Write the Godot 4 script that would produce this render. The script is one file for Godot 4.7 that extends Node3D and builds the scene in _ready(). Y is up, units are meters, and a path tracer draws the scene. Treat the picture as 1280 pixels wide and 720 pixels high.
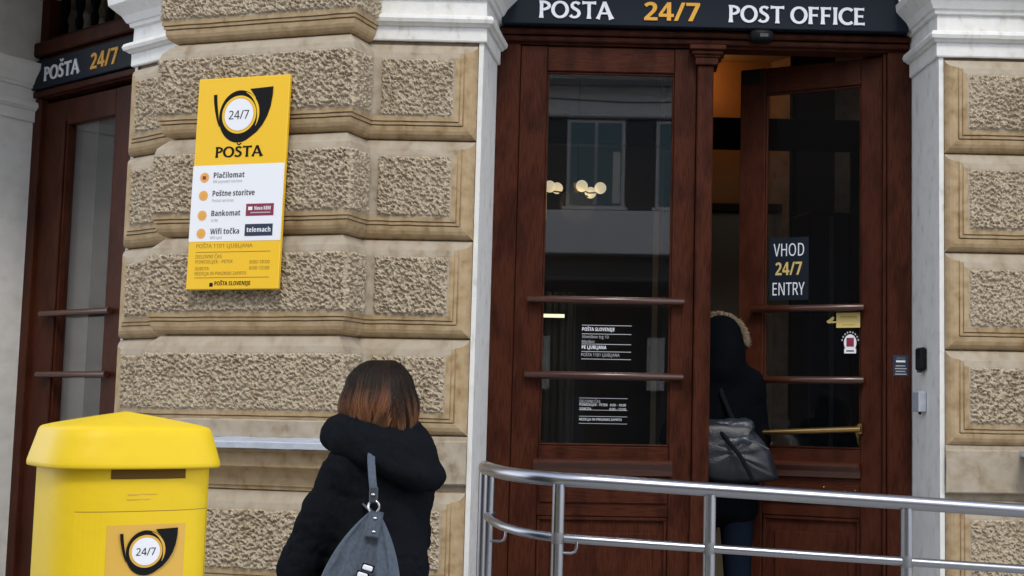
extends Node3D

# ------------------------------------------------------------------ frames
const UP := Vector3.UP
const AP := 0.3015            # turn of the blunt corner face
const AL := 0.6634            # turn of the side-street face
const YB := [4.20, 3.745, 3.268, 2.797, 2.313, 1.842, 1.382]   # course joints, from the top
const FLOOR := 0.25

var nP := Vector3(-sin(AP), 0, cos(AP))
var dP := Vector3(cos(AP), 0, sin(AP))
var nL := Vector3(-sin(AL), 0, cos(AL))
var dL := Vector3(cos(AL), 0, sin(AL))
var vConc := Vector3(-1.2625, 0, -6.4)
var vK := Vector3(-1.316, 0, -6.2281)
var vKl: Vector3
var vLcc: Vector3
var vE: Vector3
var M := {}
var taken := {}
var rough_noise := FastNoiseLite.new()
var fine_noise := FastNoiseLite.new()
var wob := FastNoiseLite.new()
var rng := RandomNumberGenerator.new()
var sans: SystemFont
var sans_bold: SystemFont

# ------------------------------------------------------------------ mesh helpers
class MB:
	var st := SurfaceTool.new()
	var is_smooth := false
	func _init(smooth := false) -> void:
		is_smooth = smooth
		st.begin(Mesh.PRIMITIVE_TRIANGLES)
		st.set_smooth_group(0 if smooth else 0xFFFFFFFF)
	func tri(a: Vector3, b: Vector3, c: Vector3) -> void:
		st.add_vertex(a); st.add_vertex(b); st.add_vertex(c)
	func quad(a: Vector3, b: Vector3, c: Vector3, d: Vector3) -> void:
		tri(a, b, c); tri(a, c, d)
	# chamfered box, in the frame xf
	func box(c: Vector3, s: Vector3, ch := 0.003, xf := Transform3D()) -> void:
		var h := s * 0.5
		ch = minf(ch, minf(h.x, minf(h.y, h.z)) * 0.8)
		var P := {}
		for x in [-1, 1]:
			for y in [-1, 1]:
				for z in [-1, 1]:
					var k := Vector3i(x, y, z)
					var q := Vector3(x * h.x, y * h.y, z * h.z)
					P[k] = [xf * (c + q - Vector3(0, y * ch, z * ch)), xf * (c + q - Vector3(x * ch, 0, z * ch)), xf * (c + q - Vector3(x * ch, y * ch, 0))]
		for ax in 3:
			var u := (ax + 1) % 3
			var v := (ax + 2) % 3
			for s1 in [-1, 1]:
				var k := [Vector3i(), Vector3i(), Vector3i(), Vector3i()]
				var order := [[-1, -1], [1, -1], [1, 1], [-1, 1]] if s1 < 0 else [[-1, -1], [-1, 1], [1, 1], [1, -1]]
				for i in 4:
					var kk := Vector3i()
					kk[ax] = s1
					kk[u] = order[i][0]
					kk[v] = order[i][1]
					k[i] = kk
				quad(P[k[0]][ax], P[k[1]][ax], P[k[2]][ax], P[k[3]][ax])
			if ch > 0.0:
				for su in [-1, 1]:
					for sv in [-1, 1]:
						var a := Vector3i()
						var b := Vector3i()
						a[u] = su; a[v] = sv; a[ax] = -1
						b[u] = su; b[v] = sv; b[ax] = 1
						if su * sv > 0:
							quad(P[a][u], P[a][v], P[b][v], P[b][u])
						else:
							quad(P[a][u], P[b][u], P[b][v], P[a][v])
		if ch > 0.0:
			for k in P:
				if k.x * k.y * k.z > 0:
					tri(P[k][0], P[k][2], P[k][1])
				else:
					tri(P[k][0], P[k][1], P[k][2])
	# closed rings joined in turn
	func loft(rings: Array, cap0 := true, cap1 := true, closed := true) -> void:
		for i in rings.size() - 1:
			var a: PackedVector3Array = rings[i]
			var b: PackedVector3Array = rings[i + 1]
			var n := a.size()
			for j in (n if closed else n - 1):
				var j2 := (j + 1) % n
				quad(a[j], a[j2], b[j2], b[j])
		st.set_smooth_group(0xFFFFFFFF)
		for e in [[cap0, 0], [cap1, rings.size() - 1]]:
			if e[0]:
				var r: PackedVector3Array = rings[e[1]]
				var m := Vector3.ZERO
				for p in r:
					m += p
				m /= r.size()
				for j in r.size():
					if e[1] == 0:
						tri(m, r[(j + 1) % r.size()], r[j])
					else:
						tri(m, r[j], r[(j + 1) % r.size()])
		st.set_smooth_group(0 if is_smooth else 0xFFFFFFFF)
	func tube(path: Array, rad, sides := 10, caps := true) -> void:
		var rings := []
		var n := path.size()
		var t0: Vector3 = (path[1] - path[0]).normalized()
		var u := t0.cross(UP if absf(t0.y) < 0.9 else Vector3.RIGHT).normalized()
		for i in n:
			var t: Vector3 = (path[mini(i + 1, n - 1)] - path[maxi(i - 1, 0)]).normalized()
			u = (u - t * u.dot(t)).normalized()
			var v := t.cross(u)
			var r: float = rad[i] if rad is Array else rad
			var ring := PackedVector3Array()
			for j in sides:
				var a := TAU * j / sides
				ring.append(path[i] + (u * cos(a) + v * sin(a)) * r)
			rings.append(ring)
		loft(rings, caps, caps)
	# flat outline given a thickness, in the frame xf (outline in x, y; z from 0 to depth)
	func plate(poly: PackedVector2Array, depth: float, xf := Transform3D()) -> void:
		if Geometry2D.is_polygon_clockwise(poly):
			poly = poly.duplicate()
			poly.reverse()
		var idx := Geometry2D.triangulate_polygon(poly)
		for i in range(0, idx.size(), 3):
			var a := poly[idx[i]]
			var b := poly[idx[i + 1]]
			var c := poly[idx[i + 2]]
			tri(xf * Vector3(a.x, a.y, depth), xf * Vector3(c.x, c.y, depth), xf * Vector3(b.x, b.y, depth))
			tri(xf * Vector3(a.x, a.y, 0), xf * Vector3(b.x, b.y, 0), xf * Vector3(c.x, c.y, 0))
		for i in poly.size():
			var a := poly[i]
			var b := poly[(i + 1) % poly.size()]
			quad(xf * Vector3(a.x, a.y, 0), xf * Vector3(a.x, a.y, depth), xf * Vector3(b.x, b.y, depth), xf * Vector3(b.x, b.y, 0))
	# ribbon stroke with its own width along a line, as a plate
	func stroke(pts: Array, w, depth: float, xf := Transform3D()) -> void:
		var l := PackedVector2Array()
		var r := PackedVector2Array()
		for i in pts.size():
			var t: Vector2 = (pts[mini(i + 1, pts.size() - 1)] - pts[maxi(i - 1, 0)]).normalized()
			var nn := Vector2(-t.y, t.x)
			var ww: float = w[i] if w is Array else w
			l.append(pts[i] + nn * ww * 0.5)
			r.append(pts[i] - nn * ww * 0.5)
		for i in pts.size() - 1:
			for z in [[depth, true], [0.0, false]]:
				var a := Vector3(l[i].x, l[i].y, z[0])
				var b := Vector3(l[i + 1].x, l[i + 1].y, z[0])
				var c := Vector3(r[i + 1].x, r[i + 1].y, z[0])
				var d := Vector3(r[i].x, r[i].y, z[0])
				if z[1]:
					quad(xf * a, xf * b, xf * c, xf * d)
				else:
					quad(xf * d, xf * c, xf * b, xf * a)
			for s in [l, r]:
				quad(xf * Vector3(s[i].x, s[i].y, 0), xf * Vector3(s[i + 1].x, s[i + 1].y, 0), xf * Vector3(s[i + 1].x, s[i + 1].y, depth), xf * Vector3(s[i].x, s[i].y, depth))
		for e in [0, pts.size() - 1]:
			quad(xf * Vector3(l[e].x, l[e].y, 0), xf * Vector3(r[e].x, r[e].y, 0), xf * Vector3(r[e].x, r[e].y, depth), xf * Vector3(l[e].x, l[e].y, depth))
	func prism(poly: PackedVector2Array, y0: float, y1: float) -> void:   # outline in x, z
		plate(poly, y1 - y0, Transform3D(Basis(Vector3.RIGHT, Vector3(0, 0, 1), Vector3.UP), Vector3(0, y0, 0)))
	func mesh() -> ArrayMesh:
		st.generate_normals()
		return st.commit()

# ------------------------------------------------------------------ node helpers
func numbered(called: String) -> String:
	taken[called] = taken.get(called, -1) + 1
	return called if taken[called] == 0 else "%s_%03d" % [called, taken[called]]

func tag(o: Node3D, label: String, category := "", group := "", kind := "") -> Node3D:
	if label: o.set_meta("label", label)
	if category: o.set_meta("category", category)
	if group: o.set_meta("group", group)
	if kind: o.set_meta("kind", kind)
	return o

func thing(called: String, label: String, category: String, xf := Transform3D(), group := "") -> Node3D:
	var o := Node3D.new()
	o.name = numbered(called)
	o.transform = xf
	add_child(o)
	tag(o, label, category, group)
	return o

func node(called: String, parent: Node3D, xf := Transform3D()) -> Node3D:
	var o := Node3D.new()
	o.name = called
	o.transform = xf
	parent.add_child(o, true)
	return o

func part(parent: Node3D, called: String, mesh: Mesh, mat: Material, xf := Transform3D()) -> MeshInstance3D:
	var o := MeshInstance3D.new()
	o.name = numbered(called) if parent == self else called
	o.mesh = mesh
	o.material_override = mat
	o.transform = xf
	parent.add_child(o, true)
	return o

func struct(called: String, mesh: Mesh, mat: Material, label := "", category := "") -> MeshInstance3D:
	var o := part(self, called, mesh, mat)
	tag(o, label, category, "", "structure")
	return o

func cb(c: Vector3, s: Vector3, ch := 0.003, xf := Transform3D()) -> ArrayMesh:
	var b := MB.new()
	b.box(c, s, ch, xf)
	return b.mesh()

# box given by its two corners
func bb(lo: Vector3, hi: Vector3, ch := 0.003) -> ArrayMesh:
	return cb((lo + hi) * 0.5, hi - lo, ch)

func tub(path: Array, r, sides := 10) -> ArrayMesh:
	var b := MB.new(true)
	b.tube(path, r, sides)
	return b.mesh()

func frame_at(o: Vector3, along: Vector3) -> Transform3D:
	return Transform3D(Basis(along, UP, along.cross(UP)), o)

# ------------------------------------------------------------------ paths in plan
func v2(v: Vector3) -> Vector2:
	return Vector2(v.x, v.z)

func path_off(path: Array, p: float, in0 := 0.0, in1 := 0.0) -> Array:
	var out := []
	var n := path.size()
	for i in n:
		var da: Vector2 = (path[i] - path[i - 1]).normalized() if i > 0 else (path[1] - path[0]).normalized()
		var db: Vector2 = (path[i + 1] - path[i]).normalized() if i < n - 1 else da
		var na := Vector2(-da.y, da.x) * -1.0
		var nb := Vector2(-db.y, db.x) * -1.0
		na = Vector2(da.y, -da.x) * -1.0
		nb = Vector2(db.y, -db.x) * -1.0
		var m := (na + nb).normalized()
		var q: Vector2 = path[i] + m * (p / m.dot(na))
		if i == 0: q += db * in0
		if i == n - 1: q -= da * in1
		out.append(q)
	return out

func subdivide(pts: Array, step: float) -> Array:
	var out := []
	for i in pts.size() - 1:
		var n := maxi(1, int((pts[i + 1] - pts[i]).length() / step))
		for j in n:
			out.append(pts[i].lerp(pts[i + 1], float(j) / n))
	out.append(pts[-1])
	return out

# a moulding: profile of (height, projection) pushed along a plan path
func moulding(path: Array, profile: Array, rough := 0.0, cap := true) -> ArrayMesh:
	var b := MB.new()
	var rows := []
	for q in profile:
		var row := PackedVector3Array()
		for s in path_off(path, q.y):
			row.append(Vector3(s.x, q.x, s.y))
		rows.append(row)
	for i in rows.size() - 1:
		for j in rows[i].size() - 1:
			var n := maxi(1, int((rows[i][j + 1] - rows[i][j]).length() / 0.05)) if rough > 0.0 else 1
			for k in n:
				var t0 := float(k) / n
				var t1 := float(k + 1) / n
				var c := [rows[i][j].lerp(rows[i][j + 1], t0), rows[i][j].lerp(rows[i][j + 1], t1), rows[i + 1][j].lerp(rows[i + 1][j + 1], t1), rows[i + 1][j].lerp(rows[i + 1][j + 1], t0)]
				if rough > 0.0:
					for m in 4:
						c[m] += Vector3(0.3, 1.0, 0.7) * wob.get_noise_3dv(c[m] * 9.0) * rough
				b.quad(c[0], c[3], c[2], c[1])
	if cap:
		for j in [0, rows[0].size() - 1]:
			var m := Vector3.ZERO
			for r in rows:
				m += r[j]
			m /= rows.size()
			for i in rows.size() - 1:
				b.tri(m, rows[i][j], rows[i + 1][j])
	return b.mesh()

const PROF := [[0.0, -0.010], [0.0025, 0.006], [0.010, 0.0215], [0.022, 0.0325], [0.038, 0.0395], [0.056, 0.0420], [0.0605, 0.0405], [0.0615, 0.0345], [0.0645, 0.0345], [0.0652, 0.0475], [0.0775, 0.0490], [0.0785, 0.0440], [0.0815, 0.0440], [0.0825, 0.0545], [0.104, 0.0560]]

# one rusticated block: rings of moulding that frame a flat field; returns the mesh
func block_mesh(path: Array, y0: float, y1: float, end0: bool, end1: bool) -> Array:
	var b := MB.new()
	var mo := MB.new()
	var loops := []
	var pmax := -1.0
	for q in PROF:
		var p: float = q[1]
		var v: float = q[0]
		pmax = maxf(pmax, p)
		var vt: float = maxf(0.0025, minf(pmax / 0.05, 1.0) * 0.056 + maxf(0.0, (pmax - 0.05) / 0.006) * 0.028)
		var corner := path_off(path, p, v if end0 else 0.0, v if end1 else 0.0)
		var pts := []
		for i in corner.size() - 1:
			var cnt := maxi(1, int((path[i + 1] - path[i]).length() / 0.045))
			for j in cnt:
				pts.append(corner[i].lerp(corner[i + 1], float(j) / cnt))
		pts.append(corner[-1])
		var topc := path_off(path, pmax if p >= 0.0 else p, v if end0 else 0.0, v if end1 else 0.0)
		var tops := []
		for i in topc.size() - 1:
			var cnt := maxi(1, int((path[i + 1] - path[i]).length() / 0.045))
			for j in cnt:
				tops.append(topc[i].lerp(topc[i + 1], float(j) / cnt))
		tops.append(topc[-1])
		var lo := PackedVector3Array()
		for s in pts:
			var w := wob.get_noise_3d(s.x * 7.0, y0 * 5.0, s.y * 7.0) * 0.003 * clampf(v / 0.02, 0.0, 1.0)
			lo.append(Vector3(s.x, y0 + v + w, s.y))
		for i in range(pts.size() - 1, -1, -1):
			var s: Vector2 = tops[i]
			var w := wob.get_noise_3d(s.x * 7.0, y1 * 5.0 + 40.0, s.y * 7.0) * 0.004 * clampf(v / 0.02, 0.0, 1.0)
			lo.append(Vector3(s.x, y1 - vt + w, s.y))
		loops.append(lo)
	var n: int = loops[0].size()
	for i in loops.size() - 1:
		var a: PackedVector3Array = loops[i]
		var c: PackedVector3Array = loops[i + 1]
		for j in n:
			var j2 := (j + 1) % n
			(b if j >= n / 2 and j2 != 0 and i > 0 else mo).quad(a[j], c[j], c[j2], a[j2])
	# the flat field
	var f: PackedVector3Array = loops[-1]
	for j in n / 2 - 1:
		b.quad(f[j], f[n - 1 - j], f[n - 2 - j], f[j + 1])
	return [b.mesh(), mo.mesh()]

# field of rough-cast: a displaced grid between plan points a and b
func rough_mesh(a: Vector2, b: Vector2, y0: float, y1: float, cell := 0.0036) -> ArrayMesh:
	var w := (b - a).length()
	var nx := maxi(2, int(w / cell))
	var ny := maxi(2, int((y1 - y0) / cell))
	var d := (b - a).normalized()
	var nn := Vector3(-d.y, 0, d.x)
	var P := PackedVector3Array()
	P.resize((nx + 1) * (ny + 1))
	for j in ny + 1:
		var y := lerpf(y0, y1, float(j) / ny)
		for i in nx + 1:
			var q := a.lerp(b, float(i) / nx)
			var p := Vector3(q.x, y, q.y)
			var s := rough_noise.get_noise_3d(p.x * 38.0, p.y * 47.0, p.z * 38.0)
			var f := fine_noise.get_noise_3dv(p * 95.0)
			var big := wob.get_noise_3dv(p * 3.0)
			var e := minf(minf(i, nx - i) * cell, minf(j, ny - j) * cell)
			e = clampf(e / 0.009 + f * 0.5, 0.0, 1.0)
			var h := (0.0118 + 0.006 * wob.get_noise_3dv(p * 1.7 + Vector3(7, 3, 1))) * smoothstep(-0.34, 0.22, s + f * 0.35) + 0.0062 * f + 0.004 * big + 0.001
			P[j * (nx + 1) + i] = p + nn * (h * e - 0.004 * (1.0 - e)) + Vector3(0, f * 0.001, 0)
	return grid_mesh(P, nx, ny, nn)

func grid_mesh(P: PackedVector3Array, nx: int, ny: int, nn: Vector3, col := PackedColorArray()) -> ArrayMesh:
	var N := PackedVector3Array()
	N.resize(P.size())
	var I := PackedInt32Array()
	I.resize(nx * ny * 6)
	var k := 0
	for j in ny + 1:
		for i in nx + 1:
			var o := j * (nx + 1)
			var du := P[o + mini(i + 1, nx)] - P[o + maxi(i - 1, 0)]
			var dv := P[mini(j + 1, ny) * (nx + 1) + i] - P[maxi(j - 1, 0) * (nx + 1) + i]
			var m := du.cross(dv)
			if nn != Vector3.ZERO and m.dot(nn) < 0.0: m = -m
			N[o + i] = m.normalized()
	for j in ny:
		for i in nx:
			var q := j * (nx + 1) + i
			var r := q + nx + 1
			I[k] = q; I[k + 1] = r; I[k + 2] = q + 1
			I[k + 3] = q + 1; I[k + 4] = r; I[k + 5] = r + 1
			k += 6
	# winding: clockwise seen from the side of the normals
	if P.size() > nx + 2:
		var g := (P[nx + 1] - P[0]).cross(P[1] - P[0])
		if g.dot(N[0]) > 0.0:
			for t in range(0, I.size(), 3):
				var z := I[t + 1]
				I[t + 1] = I[t + 2]
				I[t + 2] = z
	var arr := []
	arr.resize(Mesh.ARRAY_MAX)
	arr[Mesh.ARRAY_VERTEX] = P
	arr[Mesh.ARRAY_NORMAL] = N
	if col.size(): arr[Mesh.ARRAY_COLOR] = col
	arr[Mesh.ARRAY_INDEX] = I
	var m2 := ArrayMesh.new()
	m2.add_surface_from_arrays(Mesh.PRIMITIVE_TRIANGLES, arr)
	return m2

# ------------------------------------------------------------------ materials
func lin(r: float, g: float, b: float, a := 1.0) -> Color:
	var c := Color(r, g, b).linear_to_srgb()
	c.a = a
	return c

func noise_tex(freq: float, cols: Array, size := 512, octaves := 4, sd := 1, normal := 0.0, offs := []) -> NoiseTexture2D:
	var n := FastNoiseLite.new()
	n.seed = sd
	n.frequency = freq
	n.noise_type = FastNoiseLite.TYPE_SIMPLEX_SMOOTH
	n.fractal_octaves = octaves
	var t := NoiseTexture2D.new()
	t.width = size
	t.height = size
	t.seamless = true
	t.noise = n
	if normal > 0.0:
		t.as_normal_map = true
		t.bump_strength = normal
	elif cols:
		var g := Gradient.new()
		var o := PackedFloat32Array()
		var c := PackedColorArray()
		for i in cols.size():
			o.append(offs[i] if offs else float(i) / (cols.size() - 1))
			c.append(cols[i])
		g.offsets = o
		g.colors = c
		t.color_ramp = g
	return t

func mat(called: String, col: Color, rough := 0.8, metal := 0.0) -> StandardMaterial3D:
	var m := StandardMaterial3D.new()
	m.resource_name = called
	m.albedo_color = col
	m.roughness = rough
	m.metallic = metal
	M[called] = m
	return m

func tri_tex(m: StandardMaterial3D, scale: Vector3, albedo: Texture2D, height: Texture2D = null, hs := 0.1, rough: Texture2D = null) -> void:
	m.uv1_triplanar = true
	m.uv1_world_triplanar = true
	m.uv1_scale = scale
	if albedo: m.albedo_texture = albedo
	if height:
		m.heightmap_enabled = true
		m.heightmap_texture = height
		m.heightmap_scale = hs
	if rough:
		m.roughness_texture = rough

func streaks(m: StandardMaterial3D, t: Texture2D, scale: Vector3) -> void:
	m.detail_enabled = true
	m.detail_blend_mode = BaseMaterial3D.BLEND_MODE_MUL
	m.detail_albedo = t
	m.detail_uv_layer = BaseMaterial3D.DETAIL_UV_2
	m.uv2_triplanar = true
	m.uv2_world_triplanar = true
	m.uv2_scale = scale

func make_materials() -> void:
	var grime := noise_tex(0.010, [lin(0.58, 0.50, 0.41), lin(0.90, 0.875, 0.84), lin(1, 1, 1), lin(1, 1, 1)], 1024, 6, 101, 0.0, [0.06, 0.30, 0.46, 1.0])
	var grime_grey := noise_tex(0.010, [lin(0.68, 0.66, 0.61), lin(0.95, 0.945, 0.92), lin(1, 1, 1), lin(1, 1, 1)], 1024, 4, 102, 0.0, [0.02, 0.24, 0.5, 1.0])
	var wear := noise_tex(0.008, [lin(0.62, 0.58, 0.55), lin(1, 1, 1), lin(1.0, 0.96, 0.9)], 512, 6, 103, 0.0, [0.2, 0.5, 0.85])
	var grain := noise_tex(0.05, [Color(0.2, 0.2, 0.2), Color(1, 1, 1)], 512, 5, 11)
	var bumps := noise_tex(0.04, [], 512, 5, 5)
	var m := mat("stone", lin(0.98, 0.98, 0.98), 0.85)
	tri_tex(m, Vector3(0.75, 0.75, 0.75), noise_tex(0.012, [lin(0.31, 0.25, 0.175), lin(0.37, 0.313, 0.236), lin(0.39, 0.338, 0.262), lin(0.41, 0.365, 0.295)], 1024, 6, 3, 0.0, [0.12, 0.40, 0.6, 0.9]), bumps, 0.25)
	streaks(m, grime, Vector3(0.9, 0.55, 0.9))
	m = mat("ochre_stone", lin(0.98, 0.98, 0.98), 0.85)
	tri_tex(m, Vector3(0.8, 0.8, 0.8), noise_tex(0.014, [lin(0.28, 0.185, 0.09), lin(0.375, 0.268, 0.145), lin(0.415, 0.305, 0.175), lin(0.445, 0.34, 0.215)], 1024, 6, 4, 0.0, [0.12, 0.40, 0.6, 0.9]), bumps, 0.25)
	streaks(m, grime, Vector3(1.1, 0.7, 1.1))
	m = mat("roughcast", lin(1, 1, 1), 0.95)
	tri_tex(m, Vector3(1.6, 1.6, 1.6), noise_tex(0.03, [lin(0.30, 0.24, 0.165), lin(0.46, 0.385, 0.28), lin(0.56, 0.48, 0.37)], 1024, 6, 8, 0.0, [0.2, 0.5, 0.85]), grain, 0.3)
	streaks(m, grime, Vector3(1.0, 0.5, 1.0))
	m = mat("white_paint", lin(1, 1, 1), 0.7)
	tri_tex(m, Vector3(0.6, 0.6, 0.6), noise_tex(0.014, [lin(0.66, 0.66, 0.635), lin(0.715, 0.715, 0.70), lin(0.735, 0.735, 0.72)], 1024, 6, 21, 0.0, [0.1, 0.35, 0.8]), bumps, 0.2)
	streaks(m, grime_grey, Vector3(1.2, 0.5, 1.2))
	m = mat("grey_plaster", lin(1, 1, 1), 0.85)
	tri_tex(m, Vector3(0.5, 0.5, 0.5), noise_tex(0.01, [lin(0.66, 0.66, 0.63), lin(0.74, 0.74, 0.715), lin(0.79, 0.79, 0.77)], 1024, 6, 31, 0.0, [0.2, 0.5, 0.8]), bumps, 0.3)
	var wood_c := [lin(0.026, 0.0075, 0.004), lin(0.046, 0.0130, 0.0068), lin(0.066, 0.0195, 0.010), lin(0.042, 0.0118, 0.006)]
	for d in [["wood", Vector3(9, 0.7, 9)], ["wood_across", Vector3(0.7, 9, 9)]]:
		m = mat(d[0], lin(1, 1, 1), 0.45)
		m.metallic_specular = 0.2
		tri_tex(m, d[1], noise_tex(0.012, wood_c, 1024, 6, 41), grain, 0.04)
		streaks(m, wear, Vector3(1.4, 0.5, 1.4))
	m = mat("wood_gloss", lin(1, 1, 1), 0.3)
	tri_tex(m, Vector3(0.7, 9, 9), noise_tex(0.012, wood_c, 1024, 6, 43), grain, 0.03)
	m.metallic_specular = 0.6
	m = mat("zinc", lin(0.95, 0.97, 1.0), 0.45, 0.25)
	tri_tex(m, Vector3(1.5, 1.5, 1.5), noise_tex(0.02, [lin(0.42, 0.45, 0.50), lin(0.55, 0.58, 0.63)], 512, 5, 51), bumps, 0.15)
	mat("dull_steel", lin(0.24, 0.245, 0.25), 0.55, 1.0)
	m = mat("steel", lin(0.38, 0.39, 0.42), 0.30, 1.0)
	tri_tex(m, Vector3(6, 6, 6), null, grain, 0.012)
	mat("steel_bright", lin(0.75, 0.75, 0.75), 0.18, 1.0)
	m = mat("brass", lin(0.42, 0.27, 0.10), 0.34, 1.0)
	tri_tex(m, Vector3(5, 5, 5), null, grain, 0.02)
	m = mat("yellow_plastic", lin(0.76, 0.53, 0.018), 0.42)
	m.metallic_specular = 0.3
	tri_tex(m, Vector3(1.3, 1.3, 1.3), noise_tex(0.02, [lin(0.95, 0.95, 0.93), lin(1, 1, 1), lin(1, 1, 1)], 512, 5, 61), bumps, 0.05)
	mat("yellow_sign", lin(0.83, 0.50, 0.010), 0.4)
	mat("ochre_label", lin(0.66, 0.39, 0.055), 0.5)
	mat("ochre_ink", lin(0.33, 0.20, 0.02), 0.6)
	mat("sign_white", lin(0.78, 0.80, 0.84), 0.4)
	mat("letter_white", lin(0.74, 0.77, 0.84), 0.5)
	mat("letter_amber", lin(0.72, 0.36, 0.03), 0.5)
	mat("navy_board", lin(0.010, 0.015, 0.024), 0.5).metallic_specular = 0.25
	mat("ink_black", lin(0.012, 0.012, 0.013), 0.5).metallic_specular = 0.15
	mat("ink_grey", lin(0.07, 0.07, 0.08), 0.6).metallic_specular = 0.15
	mat("ink_pale", lin(0.42, 0.43, 0.46), 0.6)
	mat("maroon", lin(0.22, 0.015, 0.045), 0.5)
	mat("navy_tag", lin(0.012, 0.022, 0.05), 0.5)
	mat("orange_icon", lin(0.75, 0.36, 0.07), 0.5)
	mat("black_plastic", lin(0.012, 0.012, 0.013), 0.35).metallic_specular = 0.15
	mat("slot_shade", lin(0.14, 0.075, 0.018), 0.7).metallic_specular = 0.15  # brown that stands for the shaded depth of the letter slot
	mat("pale_yellow", lin(0.62, 0.47, 0.16), 0.5)
	m = mat("black_cloth", lin(1, 1, 1), 0.95)
	tri_tex(m, Vector3(3, 3, 3), noise_tex(0.03, [lin(0.0055, 0.0066, 0.0088), lin(0.010, 0.0115, 0.0145)], 512, 5, 71), noise_tex(0.25, [], 512, 3, 72), 0.05)
	m.metallic_specular = 0.12
	m = mat("navy_cloth", lin(1, 1, 1), 0.9)
	tri_tex(m, Vector3(3, 3, 3), noise_tex(0.03, [lin(0.0018, 0.0022, 0.0036), lin(0.0032, 0.004, 0.0065)], 512, 5, 73), noise_tex(0.2, [], 512, 3, 74), 0.1)
	m.metallic_specular = 0.15
	m = mat("denim_dark", lin(1, 1, 1), 0.9)
	tri_tex(m, Vector3(4, 4, 4), noise_tex(0.05, [lin(0.004, 0.007, 0.014), lin(0.008, 0.012, 0.022)], 512, 5, 75), grain, 0.1)
	m.metallic_specular = 0.1
	m = mat("slate_suede", lin(1, 1, 1), 0.8)
	tri_tex(m, Vector3(3.2, 3.2, 3.2), noise_tex(0.03, [lin(0.034, 0.047, 0.068), lin(0.056, 0.076, 0.106), lin(0.078, 0.102, 0.138)], 512, 6, 76), noise_tex(0.2, [], 512, 3, 77), 0.08)
	m.rim_enabled = true
	m.rim = 0.2
	m = mat("slate_trim", lin(0.035, 0.045, 0.06), 0.5)
	m = mat("pack_cloth", lin(0.007, 0.0095, 0.015), 0.45)
	tri_tex(m, Vector3(3, 3, 3), null, grain, 0.15)
	mat("pack_flap", lin(0.016, 0.021, 0.030), 0.4)
	m = mat("skin", lin(0.50, 0.28, 0.19), 0.55)
	m.subsurf_scatter_enabled = true
	m.subsurf_scatter_strength = 0.15
	mat("lip", lin(0.36, 0.11, 0.09), 0.5)
	mat("eye_white", lin(0.7, 0.68, 0.65), 0.25)
	mat("eye_dark", lin(0.02, 0.012, 0.008), 0.2)
	m = mat("hair", lin(1, 1, 1), 0.5)
	m.metallic_specular = 0.3
	m.vertex_color_use_as_albedo = true
	m = mat("fur", lin(1, 1, 1), 0.8)
	m.vertex_color_use_as_albedo = true
	mat("leather_black", lin(0.012, 0.011, 0.011), 0.45)
	m = mat("glass", lin(0.02, 0.025, 0.03, 0.02), 0.02)
	m.transparency = BaseMaterial3D.TRANSPARENCY_ALPHA
	m = mat("glass_coated", lin(0.02, 0.025, 0.03, 0.02), 0.01, 0.0)
	m.transparency = BaseMaterial3D.TRANSPARENCY_ALPHA
	m = mat("asphalt", lin(1, 1, 1), 0.95)
	tri_tex(m, Vector3(0.8, 0.8, 0.8), noise_tex(0.05, [lin(0.06, 0.06, 0.061), lin(0.11, 0.11, 0.11)], 1024, 6, 81), grain, 0.4)
	m = mat("paving", lin(1, 1, 1), 0.9)
	tri_tex(m, Vector3(0.6, 0.6, 0.6), noise_tex(0.03, [lin(0.28, 0.275, 0.26), lin(0.42, 0.41, 0.39)], 1024, 6, 82), grain, 0.3)
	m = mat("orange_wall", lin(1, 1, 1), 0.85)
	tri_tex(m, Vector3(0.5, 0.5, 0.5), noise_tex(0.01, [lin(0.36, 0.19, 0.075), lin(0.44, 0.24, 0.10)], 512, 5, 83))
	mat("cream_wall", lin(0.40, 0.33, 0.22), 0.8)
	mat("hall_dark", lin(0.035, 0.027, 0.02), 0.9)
	mat("hall_floor", lin(0.08, 0.07, 0.06), 0.4)
	mat("black_frame", lin(0.004, 0.004, 0.006), 0.7).metallic_specular = 0.15
	mat("kiosk_panel", lin(0.008, 0.013, 0.020), 0.45).metallic_specular = 0.25
	m = mat("globe_glow", lin(0.8, 0.75, 0.6), 0.3)
	m.emission_enabled = true
	m.emission = lin(1.0, 0.86, 0.55)
	m.emission_energy_multiplier = 0.62
	m = mat("tube_glow", lin(0.8, 0.8, 0.7), 0.3)
	m.emission_enabled = true
	m.emission = lin(1.0, 0.95, 0.66)
	m.emission_energy_multiplier = 1.3
	m = mat("far_wall", lin(1, 1, 1), 0.9)
	tri_tex(m, Vector3(0.2, 0.2, 0.2), noise_tex(0.01, [lin(0.42, 0.42, 0.40), lin(0.52, 0.52, 0.50)], 512, 6, 84))
	mat("far_trim", lin(0.52, 0.52, 0.53), 0.8)
	mat("curtain_cloth", lin(0.13, 0.11, 0.07), 0.9)
	mat("shop_glass", lin(0.012, 0.014, 0.016), 0.1)
	mat("far_glass", lin(0.10, 0.175, 0.20), 0.15)
	mat("far_dark", lin(0.03, 0.032, 0.035), 0.7)

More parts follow.
